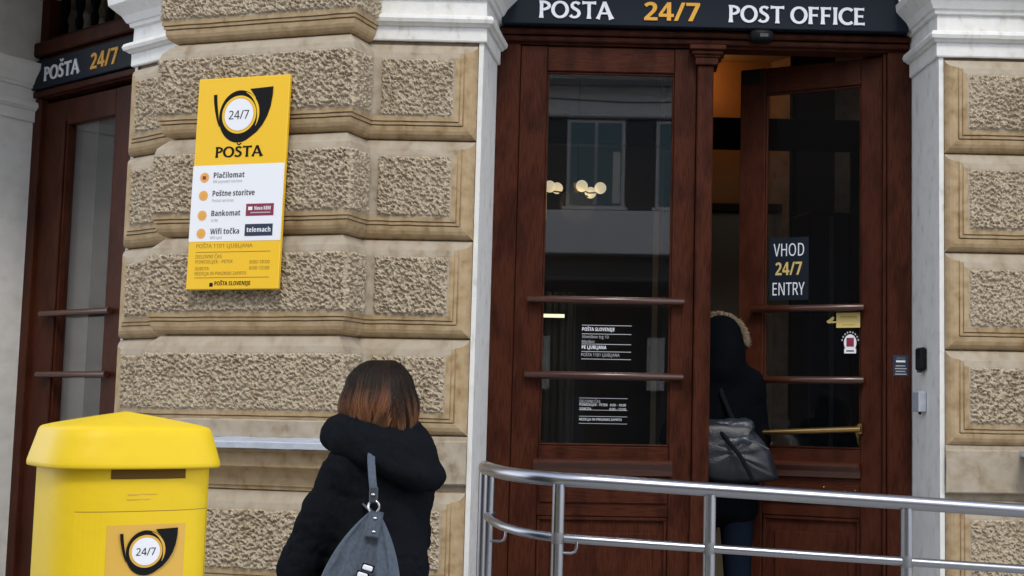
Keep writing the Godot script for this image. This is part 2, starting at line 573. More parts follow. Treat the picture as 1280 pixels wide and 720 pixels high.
# ------------------------------------------------------------------ lettering
func lettering(parent: Node3D, called: String, text: String, m: Material, at: Vector3, cap: float, width := 0.0, bold := false, depth := 0.002, centre := false) -> MeshInstance3D:
	var t := TextMesh.new()
	t.text = text
	t.font = sans_bold if bold else sans
	t.font_size = 48
	t.pixel_size = cap / (48.0 * 0.714)
	t.depth = depth
	t.curve_step = 1.5
	t.horizontal_alignment = HORIZONTAL_ALIGNMENT_LEFT
	t.vertical_alignment = VERTICAL_ALIGNMENT_BOTTOM
	var bx := t.get_aabb()
	var sx := width / bx.size.x if width > 0.0 else 1.0
	var off := Vector3(-bx.position.x * sx, -bx.position.y, depth * 0.5)
	if centre: off.x -= bx.size.x * sx * 0.5
	return part(parent, called, t, m, Transform3D(Basis().scaled(Vector3(sx, 1, 1)), at + off))

func flare(a: Vector2, b: Vector2, w: float, f0 := 1.45, f1 := 1.45) -> Array:
	var pts := []
	var ws := []
	for i in 9:
		var t := i / 8.0
		pts.append(a.lerp(b, t))
		var e := pow(absf(2 * t - 1), 4.0)
		ws.append(w * lerpf(1.0, f0 if t < 0.5 else f1, e))
	return [pts, ws]

func arc(c: Vector2, rx: float, ry: float, a0: float, a1: float, w0: float, w1: float, n := 20) -> Array:
	var pts := []
	var ws := []
	for i in n + 1:
		var a := deg_to_rad(lerpf(a0, a1, float(i) / n))
		pts.append(c + Vector2(cos(a) * rx, sin(a) * ry))
		ws.append(lerpf(w1, w0, absf(cos(a))))
	return [pts, ws]

# capitals whose strokes widen at their ends, cap height 1; returns [strokes, advance]
func glyph(ch: String) -> Array:
	var s := []
	var adv := 0.7
	match ch:
		"P":
			s = [flare(Vector2(0.13, 0), Vector2(0.13, 1), 0.17), arc(Vector2(0.16, 0.71), 0.36, 0.225, 92, -92, 0.17, 0.12)]
			adv = 0.64
		"O":
			s = [arc(Vector2(0.43, 0.5), 0.36, 0.44, 0, 360, 0.18, 0.13, 36)]
			adv = 0.9
		"S", "Š":
			var p := [Vector2(0.50, 0.84), Vector2(0.42, 0.91), Vector2(0.31, 0.935), Vector2(0.20, 0.90), Vector2(0.135, 0.80), Vector2(0.145, 0.68), Vector2(0.23, 0.59), Vector2(0.36, 0.51), Vector2(0.465, 0.42), Vector2(0.50, 0.30), Vector2(0.46, 0.17), Vector2(0.36, 0.085), Vector2(0.24, 0.065), Vector2(0.13, 0.10), Vector2(0.06, 0.18)]
			s = [[p, [0.19, 0.14, 0.125, 0.135, 0.16, 0.17, 0.17, 0.17, 0.17, 0.17, 0.16, 0.135, 0.125, 0.14, 0.19]]]
			if ch == "Š":
				s.append(flare(Vector2(0.15, 1.27), Vector2(0.31, 1.11), 0.09, 1.3, 1.0))
				s.append(flare(Vector2(0.31, 1.11), Vector2(0.47, 1.27), 0.09, 1.0, 1.3))
			adv = 0.63
		"T":
			s = [flare(Vector2(0.02, 0.925), Vector2(0.72, 0.925), 0.13, 1.6, 1.6), flare(Vector2(0.37, 0), Vector2(0.37, 0.9), 0.17, 1.45, 1.0)]
			adv = 0.76
		"A":
			s = [flare(Vector2(0.06, 0), Vector2(0.38, 1), 0.14, 1.6, 1.1), flare(Vector2(0.38, 1), Vector2(0.76, 0), 0.19, 1.0, 1.5), flare(Vector2(0.2, 0.33), Vector2(0.6, 0.33), 0.11, 1, 1)]
			adv = 0.84
		"F", "E":
			s = [flare(Vector2(0.13, 0), Vector2(0.13, 1), 0.17), flare(Vector2(0.16, 0.93), Vector2(0.55, 0.93), 0.12, 1, 1.6), flare(Vector2(0.16, 0.51), Vector2(0.5, 0.51), 0.12, 1, 1.5)]
			if ch == "E": s.append(flare(Vector2(0.16, 0.07), Vector2(0.58, 0.07), 0.12, 1, 1.6))
			adv = 0.64
		"I":
			s = [flare(Vector2(0.14, 0), Vector2(0.14, 1), 0.17)]
			adv = 0.31
		"C":
			s = [arc(Vector2(0.46, 0.5), 0.38, 0.44, 48, 312, 0.18, 0.15, 26)]
			adv = 0.78
		_:
			adv = 0.3
	return [s, adv]

func flared(parent: Node3D, called: String, text: String, m: Material, at: Vector3, cap: float, width: float, depth := 0.006) -> void:
	var total := 0.0
	for ch in text:
		total += glyph(ch)[1]
	total -= 0.06
	var sx := width / total
	var b := MB.new()
	var x := 0.0
	var k := 0
	for ch in text:
		var g := glyph(ch)
		for s in g[0]:
			b.stroke(s[0].map(func(q): return q + Vector2(x, 0)), s[1], depth + 0.0004 * (k % 4), Transform3D(Basis().scaled(Vector3(sx, cap, 1)), Vector3(0, 0, 0)))
			k += 1
		x += g[1]
	part(parent, called, b.mesh(), m, Transform3D(Basis(), at))

# the post-horn emblem; unit = width, centre of the ring at the origin of xf
func horn_emblem(parent: Node3D, xf: Transform3D, w: float, ground: Material) -> void:
	var e := node("horn_emblem", parent, xf)
	var u := w / 305.0
	var to := func(p): return Vector2(p[0] - 668.0, 553.0 - p[1]) * u
	var b := MB.new()
	var ring := PackedVector2Array()
	for i in 48:
		var a := TAU * i / 48.0
		ring.append(Vector2(cos(a) * 104.0 * u, (sin(a) * 121.0 - 8.0) * u))
	b.plate(ring, 0.0012)
	var bell := PackedVector2Array()
	for p in [[718, 436], [835, 430], [834, 470], [827, 520], [812, 565], [790, 604], [762, 636], [728, 660], [695, 675], [660, 681], [640, 640], [700, 620], [748, 570], [756, 520], [747, 475]]:
		bell.append(to.call(p))
	b.plate(bell, 0.0016)
	var tail := []
	for p in [[538, 455], [541, 490], [548, 530], [557, 570], [568, 606]]:
		tail.append(to.call(p))
	b.stroke(tail, [17 * u, 17 * u, 15 * u, 11 * u, 3 * u], 0.0012)
	part(e, "horn", b.mesh(), M.ink_black)
	b = MB.new()
	var cres := []
	for i in 15:
		var a := deg_to_rad(lerpf(72, -28, i / 14.0))
		cres.append(Vector2(cos(a) * 98.0, sin(a) * 110.0 - 3.0) * u)
	var cw := []
	for i in 15:
		cw.append(u * 13.0 * sin(PI * (i + 0.6) / 15.2))
	b.stroke(cres, cw, 0.0021)
	part(e, "crescent", b.mesh(), ground)
	var disc := func(r: float, d: float) -> ArrayMesh:
		var q := MB.new()
		var pl := PackedVector2Array()
		for i in 40:
			pl.append(Vector2(cos(TAU * i / 40), sin(TAU * i / 40)) * r * u)
		q.plate(pl, d)
		return q.mesh()
	part(e, "ring", disc.call(88, 0.0026), ground)
	part(e, "disc_edge", disc.call(79, 0.0030), M.ochre_label)
	part(e, "disc", disc.call(74, 0.0034), M.sign_white)
	lettering(e, "numerals", "24/7", M.ink_black, Vector3(0, -21 * u, 0.0034), 40 * u, 102 * u, false, 0.0008, true)

# ------------------------------------------------------------------ bodies: distance field meshed as surface nets
# prims: [a, b, ra, rb, squash Vector3]
func body_mesh(prims: Array, cell: float, blend: float, wrinkle = null) -> ArrayMesh:
	var lo := Vector3.INF
	var hi := -Vector3.INF
	for q in prims:
		var r: float = maxf(q[2], q[3]) + blend * 0.5
		for e in [q[0], q[1]]:
			lo = lo.min(e - Vector3.ONE * r)
			hi = hi.max(e + Vector3.ONE * r)
	lo -= Vector3.ONE * cell * 2
	hi += Vector3.ONE * cell * 2
	var n := Vector3i(((hi - lo) / cell).ceil()) + Vector3i.ONE
	var F := PackedFloat32Array()
	F.resize(n.x * n.y * n.z)
	F.fill(1.0)
	var sx := 1
	var sy := n.x
	var sz := n.x * n.y
	for q in prims:
		var a: Vector3 = q[0]
		var b: Vector3 = q[1]
		var ra: float = q[2]
		var rb: float = q[3]
		var s: Vector3 = q[4] if q.size() > 4 else Vector3.ONE
		var inv := Vector3.ONE / s
		var smin := minf(s.x, minf(s.y, s.z))
		var reach := maxf(ra, rb) + blend + cell
		var p0 := a.min(b) - s * maxf(ra, rb) - Vector3.ONE * (blend + cell)
		var p1 := a.max(b) + s * maxf(ra, rb) + Vector3.ONE * (blend + cell)
		var i0 := Vector3i(((p0 - lo) / cell).floor()).clamp(Vector3i.ZERO, n - Vector3i.ONE)
		var i1 := Vector3i(((p1 - lo) / cell).ceil()).clamp(Vector3i.ZERO, n - Vector3i.ONE)
		var ab := (b - a) * inv
		var L2 := maxf(ab.length_squared(), 1e-9)
		for z in range(i0.z, i1.z + 1):
			for y in range(i0.y, i1.y + 1):
				var row := z * sz + y * sy
				for x in range(i0.x, i1.x + 1):
					var p := (lo + Vector3(x, y, z) * cell - a) * inv
					var t := clampf(p.dot(ab) / L2, 0.0, 1.0)
					var d := ((p - ab * t).length() - lerpf(ra, rb, t)) * smin
					var f := F[row + x]
					var h := maxf(blend - absf(f - d), 0.0) / blend
					F[row + x] = minf(f, d) - h * h * blend * 0.25
	var idx := {}
	var P := PackedVector3Array()
	var N := PackedVector3Array()
	var offs := [0, sx, sy, sx + sy, sz, sz + sx, sz + sy, sz + sx + sy]
	var cor := [Vector3(0, 0, 0), Vector3(1, 0, 0), Vector3(0, 1, 0), Vector3(1, 1, 0), Vector3(0, 0, 1), Vector3(1, 0, 1), Vector3(0, 1, 1), Vector3(1, 1, 1)]
	var edges := [[0, 1], [2, 3], [4, 5], [6, 7], [0, 2], [1, 3], [4, 6], [5, 7], [0, 4], [1, 5], [2, 6], [3, 7]]
	for z in n.z - 1:
		for y in n.y - 1:
			var row := z * sz + y * sy
			for x in n.x - 1:
				var c := row + x
				var neg := 0
				for o in offs:
					if F[c + o] < 0.0: neg += 1
				if neg == 0 or neg == 8: continue
				var sum := Vector3.ZERO
				var cnt := 0
				for e in edges:
					var fa := F[c + offs[e[0]]]
					var fb := F[c + offs[e[1]]]
					if (fa < 0.0) != (fb < 0.0):
						sum += cor[e[0]].lerp(cor[e[1]], fa / (fa - fb))
						cnt += 1
				var g := Vector3(F[c + sx] + F[c + sx + sy] + F[c + sx + sz] + F[c + sx + sy + sz] - F[c] - F[c + sy] - F[c + sz] - F[c + sy + sz],
					F[c + sy] + F[c + sx + sy] + F[c + sy + sz] + F[c + sx + sy + sz] - F[c] - F[c + sx] - F[c + sz] - F[c + sx + sz],
					F[c + sz] + F[c + sx + sz] + F[c + sy + sz] + F[c + sx + sy + sz] - F[c] - F[c + sx] - F[c + sy] - F[c + sx + sy]).normalized()
				idx[c] = P.size()
				P.append(lo + (Vector3(x, y, z) + sum / cnt) * cell)
				N.append(g)
	if wrinkle != null:
		for i in P.size():
			P[i] += N[i] * float(wrinkle.call(P[i]))
	var I := PackedInt32Array()
	for c in idx:
		for ax in 3:
			var st: int = [sx, sy, sz][ax]
			var u: int = [sy, sz, sx][ax]
			var v: int = [sz, sx, sy][ax]
			var fa := F[c]
			var fb := F[c + st]
			if (fa < 0.0) == (fb < 0.0): continue
			if not (idx.has(c - u) and idx.has(c - v) and idx.has(c - u - v)): continue
			var q := [idx[c], idx[c - u], idx[c - u - v], idx[c - v]]
			if fa < 0.0:
				I.append_array(PackedInt32Array([q[0], q[2], q[1], q[0], q[3], q[2]]))
			else:
				I.append_array(PackedInt32Array([q[0], q[1], q[2], q[0], q[2], q[3]]))
	# normals from the faces (after the wrinkles)
	N.fill(Vector3.ZERO)
	for t in range(0, I.size(), 3):
		var m := (P[I[t + 2]] - P[I[t]]).cross(P[I[t + 1]] - P[I[t]])
		N[I[t]] += m
		N[I[t + 1]] += m
		N[I[t + 2]] += m
	for i in N.size():
		N[i] = N[i].normalized()
	var arr := []
	arr.resize(Mesh.ARRAY_MAX)
	arr[Mesh.ARRAY_VERTEX] = P
	arr[Mesh.ARRAY_NORMAL] = N
	arr[Mesh.ARRAY_INDEX] = I
	var m2 := ArrayMesh.new()
	m2.add_surface_from_arrays(Mesh.PRIMITIVE_TRIANGLES, arr)
	return m2

# ================================================================== scene
func _ready() -> void:
	var cam := Camera3D.new()
	cam.name = "camera"
	cam.near = 0.05
	cam.far = 400.0
	cam.projection = Camera3D.PROJECTION_FRUSTUM
	cam.keep_aspect = Camera3D.KEEP_HEIGHT
	cam.size = 720.0 / 1677.15 * 0.05
	cam.frustum_offset = Vector2((640.0 - 818.93) / 1677.15 * 0.05, 0.0)
	cam.transform = Transform3D(Basis(Vector3(0.9996, 0.0170, 0.0246), Vector3(-0.0193, 0.9954, 0.0934), Vector3(-0.0229, -0.0938, 0.9953)).orthonormalized(), Vector3(0, 1.5, 0))
	add_child(cam)
	cam.current = true

	var env := Environment.new()
	env.background_mode = Environment.BG_SKY
	var sm := ProceduralSkyMaterial.new()
	sm.sky_top_color = Color(0.46, 0.53, 0.65)
	sm.sky_horizon_color = Color(0.97, 0.98, 1.0)
	sm.sky_curve = 0.6
	sm.ground_bottom_color = Color(0.25, 0.25, 0.25)
	sm.ground_horizon_color = Color(0.6, 0.6, 0.6)
	sm.energy_multiplier = 2.6
	env.sky = Sky.new()
	env.sky.sky_material = sm
	env.tonemap_mode = Environment.TONE_MAPPER_LINEAR
	env.tonemap_exposure = 1.0
	env.sdfgi_enabled = true
	env.ssao_enabled = true
	env.ssil_enabled = true
	var we := WorldEnvironment.new()
	we.name = "daylight"
	we.environment = env
	add_child(we)
	var sun := DirectionalLight3D.new()
	sun.name = "overcast_sun"
	sun.light_energy = 0.55
	sun.light_color = Color(1.0, 0.97, 0.92)
	sun.light_angular_distance = 14.0
	sun.shadow_enabled = true
	sun.look_at_from_position(Vector3(0.9, 8.0, 6.8), Vector3.ZERO)
	add_child(sun)

	rng.seed = 7
	rough_noise.seed = 4
	rough_noise.frequency = 1.0
	rough_noise.fractal_octaves = 2
	rough_noise.fractal_gain = 0.4
	fine_noise.seed = 9
	fine_noise.frequency = 1.0
	fine_noise.fractal_octaves = 2
	wob.seed = 12
	wob.frequency = 1.0
	wob.fractal_octaves = 3
	sans = SystemFont.new()
	sans.font_names = PackedStringArray(["Droid Sans"])
	sans_bold = SystemFont.new()
	sans_bold.font_names = PackedStringArray(["Droid Sans"])
	sans_bold.font_weight = 700
	vKl = vK - dP * 0.945
	vLcc = vKl - nP * 0.18
	vE = vLcc - dL * 0.5575
	make_materials()

	ground()
	corner_pier()
	right_pier()
	far_left_pier()
	facade_above()
	side_walls()
	hall()
	opposite_side()
	added_dark_building()
	main_door()
	side_door()
	signs()
	small_fittings()
	handrail()
	postbox()
	woman()
	visitor()

# ------------------------------------------------------------------ ground
func ground() -> void:
	struct("road", bb(Vector3(-60, -0.3, -1.0), Vector3(60, -0.12, 7.0), 0.0), M.asphalt, "dark asphalt street in front of the post office", "road")
	struct("pavement", bb(Vector3(-60, -0.3, -30.0), Vector3(60, 0.0, -1.2), 0.0), M.paving, "grey stone pavement at the foot of the rusticated walls", "pavement")
	struct("pavement", bb(Vector3(-60, -0.3, 7.2), Vector3(60, 0.0, 30.0), 0.0), M.paving, "grey pavement across the street", "pavement")
	for z in [-1.1, 7.1]:
		var k := Node3D.new()
		k.name = numbered("kerb")
		add_child(k)
		tag(k, "pale granite kerb along the near pavement" if z < 0 else "pale granite kerb along the opposite pavement", "kerb", "", "structure")
		for i in 30:
			part(k, "kerb_stone", cb(Vector3(-15 + i * 1.0 + 0.5, -0.135, z), Vector3(0.994, 0.27, 0.196), 0.012), M.paving)
	struct("entrance_ramp", entrance_ramp(), M.paving, "raised stone landing and ramp before the wooden double door", "ramp")

func entrance_ramp() -> ArrayMesh:
	var b := MB.new()
	var p := PackedVector2Array([Vector2(-0.62, 0.004), Vector2(-0.62, FLOOR), Vector2(0.2, FLOOR), Vector2(4.2, 0.03), Vector2(4.2, 0.004)])
	b.plate(p, 1.62, Transform3D(Basis(), Vector3(0, 0, -6.81)))
	return b.mesh()

# ------------------------------------------------------------------ the stone piers
func rusticate(pier: Node3D, path: Array, yb: float, yt: float, end0: bool, end1: bool, skip := []) -> void:
	var made := block_mesh(path, yb, yt, end0, end1)
	var blk := part(pier, "stone_block", made[0], M.stone)
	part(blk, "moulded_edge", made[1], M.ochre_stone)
	var pts := path_off(path, 0.056, 0.104 if end0 else 0.0, 0.104 if end1 else 0.0)
	for i in pts.size() - 1:
		if i in skip: continue
		var a: Vector2 = pts[i]
		var b: Vector2 = pts[i + 1]
		var d := (b - a).normalized()
		# keep a smooth arris at outer corners
		var ma := 0.004
		var mb := 0.004
		if i > 0:
			var turn: float = (path[i] - path[i - 1]).cross(path[i + 1] - path[i])
			if turn > 0.0: ma = 0.036
			else: ma = -0.003
		if i < pts.size() - 2:
			var turn: float = (path[i + 1] - path[i]).cross(path[i + 2] - path[i + 1])
			if turn > 0.0: mb = 0.022
			else: mb = -0.003
		if (b - a).length() < ma + mb + 0.03: continue
		part(blk, "rough_panel", rough_mesh(a + d * ma, b - d * mb, yb + 0.106, yt - 0.086), M.roughcast)

const IMPOST := [Vector2(3.282, 0.0), Vector2(3.282, 0.016), Vector2(3.288, 0.019), Vector2(3.352, 0.019), Vector2(3.354, 0.030), Vector2(3.362, 0.038), Vector2(3.368, 0.050), Vector2(3.384, 0.056), Vector2(3.400, 0.050), Vector2(3.406, 0.040), Vector2(3.412, 0.016), Vector2(3.490, 0.014), Vector2(3.494, 0.030), Vector2(3.512, 0.034), Vector2(3.516, 0.044), Vector2(3.550, 0.062), Vector2(3.590, 0.100), Vector2(3.604, 0.112), Vector2(3.640, 0.116), Vector2(3.644, 0.0)]

func pier_lower(pier: Node3D, path: Array, p_seg: Array, slab_l: Array, slab_r: Array) -> void:
	# p_seg: the three plan points of the projecting face (with its returns)
	# flat course and zinc sill on the projecting face, plain slab courses beside it
	part(pier, "plain_band", moulding(p_seg, [Vector2(1.366, 0.0), Vector2(1.366, 0.060), Vector2(1.440, 0.061), Vector2(1.447, 0.052), Vector2(1.4475, 0.0)], 0.002), M.stone)
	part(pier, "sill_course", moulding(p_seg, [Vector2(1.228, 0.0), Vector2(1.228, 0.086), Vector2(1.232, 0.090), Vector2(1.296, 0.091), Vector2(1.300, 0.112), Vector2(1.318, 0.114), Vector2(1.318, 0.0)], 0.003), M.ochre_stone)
	part(pier, "zinc_sill", moulding(p_seg, [Vector2(1.319, 0.115), Vector2(1.315, 0.150), Vector2(1.317, 0.156), Vector2(1.343, 0.157), Vector2(1.348, 0.153), Vector2(1.3655, 0.060), Vector2(1.3655, 0.02)], 0.004), M.zinc)
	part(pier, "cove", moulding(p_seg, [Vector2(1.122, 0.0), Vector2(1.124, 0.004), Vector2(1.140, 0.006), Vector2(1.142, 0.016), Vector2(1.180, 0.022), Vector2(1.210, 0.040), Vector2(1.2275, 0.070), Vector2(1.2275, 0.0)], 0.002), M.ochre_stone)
	for s in [slab_l, slab_r]:
		if s:
			part(pier, "plain_slab", moulding(s, [Vector2(1.152, 0.0), Vector2(1.154, 0.026), Vector2(1.160, 0.031), Vector2(1.352, 0.033), Vector2(1.358, 0.029), Vector2(1.360, 0.020), Vector2(1.378, 0.018), Vector2(1.379, 0.0)], 0.003), M.stone)
	part(pier, "plinth", moulding(path, [Vector2(0.0, 0.09), Vector2(0.165, 0.09), Vector2(0.18, 0.06), Vector2(0.18, 0.0)], 0.002), M.stone)

func corner_pier() -> void:
	var pier := thing("corner_pier", "rusticated beige stone pier at the blunt corner, carrying the yellow board", "stone pier")
	var e := v2(vE)
	var lcc := v2(vLcc)
	var kl := v2(vKl)
	var k := v2(vK)
	var c := v2(vConc)
	var dend := Vector2(-0.728, -6.4)
	var rin := Vector2(-0.676, -6.90)
	var lin_ := v2(vE - nL * 0.56)
	var body := MB.new()
	var set_back := path_off([e, lcc, kl, k, c, Vector2(-0.708, -6.4)], -0.012)
	body.prism(PackedVector2Array([set_back[0], set_back[1], set_back[2], set_back[3], set_back[4], set_back[5], rin, Vector2(-0.676, -7.12), Vector2(-2.1, -7.62), lin_]), 0.0, 4.2)
	part(pier, "pier_body", body.mesh(), M.stone)
	var full := [e, lcc, kl, k, c, dend]
	for i in [3, 4, 5]:
		rusticate(pier, full, YB[i + 1], YB[i], true, true)
	rusticate(pier, full, YB[3], 3.268, true, true)
	for i in [0, 1]:
		rusticate(pier, [lcc, kl, k, c], YB[i + 1], YB[i], false, false)
	rusticate(pier, full, 0.655, 1.122, true, true)
	rusticate(pier, full, 0.182, 0.653, true, true)
	pier_lower(pier, full, [lcc, kl, k, c], [e, lcc], [c, dend])
	# white facing of the door reveal, and the imposts
	var face := MB.new()
	face.prism(PackedVector2Array([Vector2(-0.727, -6.411), Vector2(-0.727, -6.3965), Vector2(-0.7045, -6.3965), rin + Vector2(0.0035, 0), rin, Vector2(-0.708, -6.411)]), 0.18, 3.2815)
	part(pier, "reveal_facing", face.mesh(), M.white_paint)
	part(pier, "impost", moulding([c, Vector2(-0.708, -6.4), rin], IMPOST, 0.002), M.white_paint)
	part(pier, "arch_springer", moulding([c, Vector2(-0.708, -6.4), rin], [Vector2(3.645, 0.0), Vector2(3.645, 0.012), Vector2(4.199, 0.012)]), M.white_paint)
	face = MB.new()
	face.prism(PackedVector2Array([lin_, lin_ - v2(dL) * 0.0035, e + v2(nL) * 0.003 - v2(dL) * 0.0035, e + v2(nL) * 0.003 + v2(dL) * 0.02, e + v2(dL) * 0.02, e]), 0.18, 3.2815)
	part(pier, "reveal_facing", face.mesh(), M.white_paint)
	part(pier, "impost", moulding([lin_, e, lcc], IMPOST, 0.002), M.white_paint)
	part(pier, "arch_springer", moulding([lin_, e, lcc], [Vector2(3.645, 0.0), Vector2(3.645, 0.012), Vector2(4.199, 0.012)]), M.white_paint)

func right_pier() -> void:
	var pier := thing("stone_pier", "rusticated beige stone pier beyond the open door leaf, partly cut by the frame", "stone pier")
	var a := Vector2(1.520, -6.4)
	var dend := Vector2(1.540, -6.4)
	var c := Vector2(2.10, -6.4)
	var k := Vector2(2.154, -6.228)
	var kl := Vector2(3.056, -6.509)
	var lcc := Vector2(3.003, -6.681)
	var rin := Vector2(1.470, -6.90)
	var body := MB.new()
	var set_back := path_off([a, c, k, kl], -0.012)
	body.prism(PackedVector2Array([set_back[0], set_back[1], set_back[2], set_back[3], Vector2(3.35, -6.9), Vector2(3.2, -7.4), Vector2(2.0, -7.12), Vector2(1.470, -7.12), rin]), 0.0, 4.2)
	part(pier, "pier_body", body.mesh(), M.stone)
	var full := [dend, c, k, kl]
	for i in [3, 4, 5]:
		rusticate(pier, full, YB[i + 1] - 0.008, YB[i] - 0.008, true, false)
	for i in [0, 1]:
		rusticate(pier, [c, k, kl], YB[i + 1], YB[i], false, false)
	rusticate(pier, full, 0.655, 1.122, true, false)
	rusticate(pier, full, 0.182, 0.653, true, false)
	rusticate(pier, full, YB[3] - 0.008, 3.255, true, false)
	pier_lower(pier, full, [c, k, kl], [], [dend, c])
	part(pier, "zinc_sill", cb(Vector3(2.0, 1.344, -6.28), Vector3(0.22, 0.03, 0.24), 0.004), M.zinc)
	part(pier, "sill_course", cb(Vector3(2.02, 1.275, -6.31), Vector3(0.20, 0.10, 0.18), 0.006), M.stone)
	var face := MB.new()
	face.prism(PackedVector2Array([rin, rin - Vector2(0.0035, 0), Vector2(1.5165, -6.3965), Vector2(1.539, -6.3965), Vector2(1.539, -6.411), Vector2(1.520, -6.411)]), 0.18, 3.2815)
	part(pier, "reveal_facing", face.mesh(), M.white_paint)
	part(pier, "impost", moulding([rin, a, c], IMPOST.map(func(q): return q - Vector2(0.018, 0)), 0.002), M.white_paint)
	part(pier, "arch_springer", moulding([rin, a, c], [Vector2(3.627, 0.0), Vector2(3.627, 0.012), Vector2(4.199, 0.012)]), M.white_paint)

func far_left_pier() -> void:
	var pier := thing("plaster_pier", "pale grey plastered door reveal at the left edge, with a moulded impost", "plaster pier")
	var f := v2(vE - dL * 1.775)
	var i := v2(vE - dL * 1.862 - nL * 0.56)
	var l := v2(vE - dL * 3.6)
	var back := v2(vE - dL * 1.862 - nL * 0.9)
	var body := MB.new()
	body.prism(PackedVector2Array([l, f, i, back, v2(vE - dL * 3.6 - nL * 0.9)]), 0.0, 4.2)
	part(pier, "pier_body", body.mesh(), M.grey_plaster)
	part(pier, "impost", moulding([l, f, i], IMPOST.map(func(q): return q + Vector2(0.0, 0)), 0.002), M.grey_plaster)
	part(pier, "arch_springer", moulding([l, f, i], [Vector2(3.645, 0.0), Vector2(3.645, 0.012), Vector2(4.199, 0.012)]), M.grey_plaster)

func facade_above() -> void:
	var w := thing("upper_facade", "plain beige storey of the corner building above the doors", "building")
	var p := [v2(vE - dL * 3.6), v2(vE - dL * 0.2), v2(vKl), v2(vK), Vector2(-0.9, -6.4), Vector2(3.4, -6.4)]
	var out := PackedVector2Array()
	for q in path_off(p, 0.16):
		out.append(q)
	out.append(Vector2(3.4, -10.2))
	out.append(Vector2(-5.6, -10.4))
	var b := MB.new()
	b.prism(out, 4.202, 11.0)
	part(w, "wall", b.mesh(), M.stone)
	part(w, "string_course", moulding(p, [Vector2(4.5, 0.161), Vector2(4.5, 0.22), Vector2(4.58, 0.28), Vector2(4.7, 0.30), Vector2(4.72, 0.161)]), M.stone)

func side_walls() -> void:
	for q in [[Vector2(3.2, -6.84), Vector2(0.788, -0.616), "plain stone street front running on beyond the right pier"], [v2(vE - dL * 3.55), v2(dL) * -1.0, "plain stone street front running on beyond the plaster reveal"]]:
		var w := thing("plain_building", q[2], "building")
		var a: Vector2 = q[0]
		var d: Vector2 = q[1]
		var inn := Vector2(d.y, -d.x)
		if inn.y > 0.0: inn = -inn
		var b := MB.new()
		b.prism(PackedVector2Array([a, a + d * 9.0, a + d * 9.0 + inn * 4.0, a + inn * 4.0]), 0.0, 10.99)
		part(w, "wall", b.mesh(), M.stone)
		for i in 3:
			var c := a + d * (1.6 + i * 2.7)
			var fr := Transform3D(Basis(Vector3(d.x, 0, d.y), UP, Vector3(d.x, 0, d.y).cross(UP)), Vector3(c.x, 0, c.y))
			var wn := part(w, "window", cb(Vector3(0, 2.6, 0.0), Vector3(1.3, 2.4, 0.12), 0.01, fr), M.white_paint)
			part(wn, "pane", cb(Vector3(0, 2.6, 0.0), Vector3(1.1, 2.2, 0.14), 0.0, fr), M.far_glass)

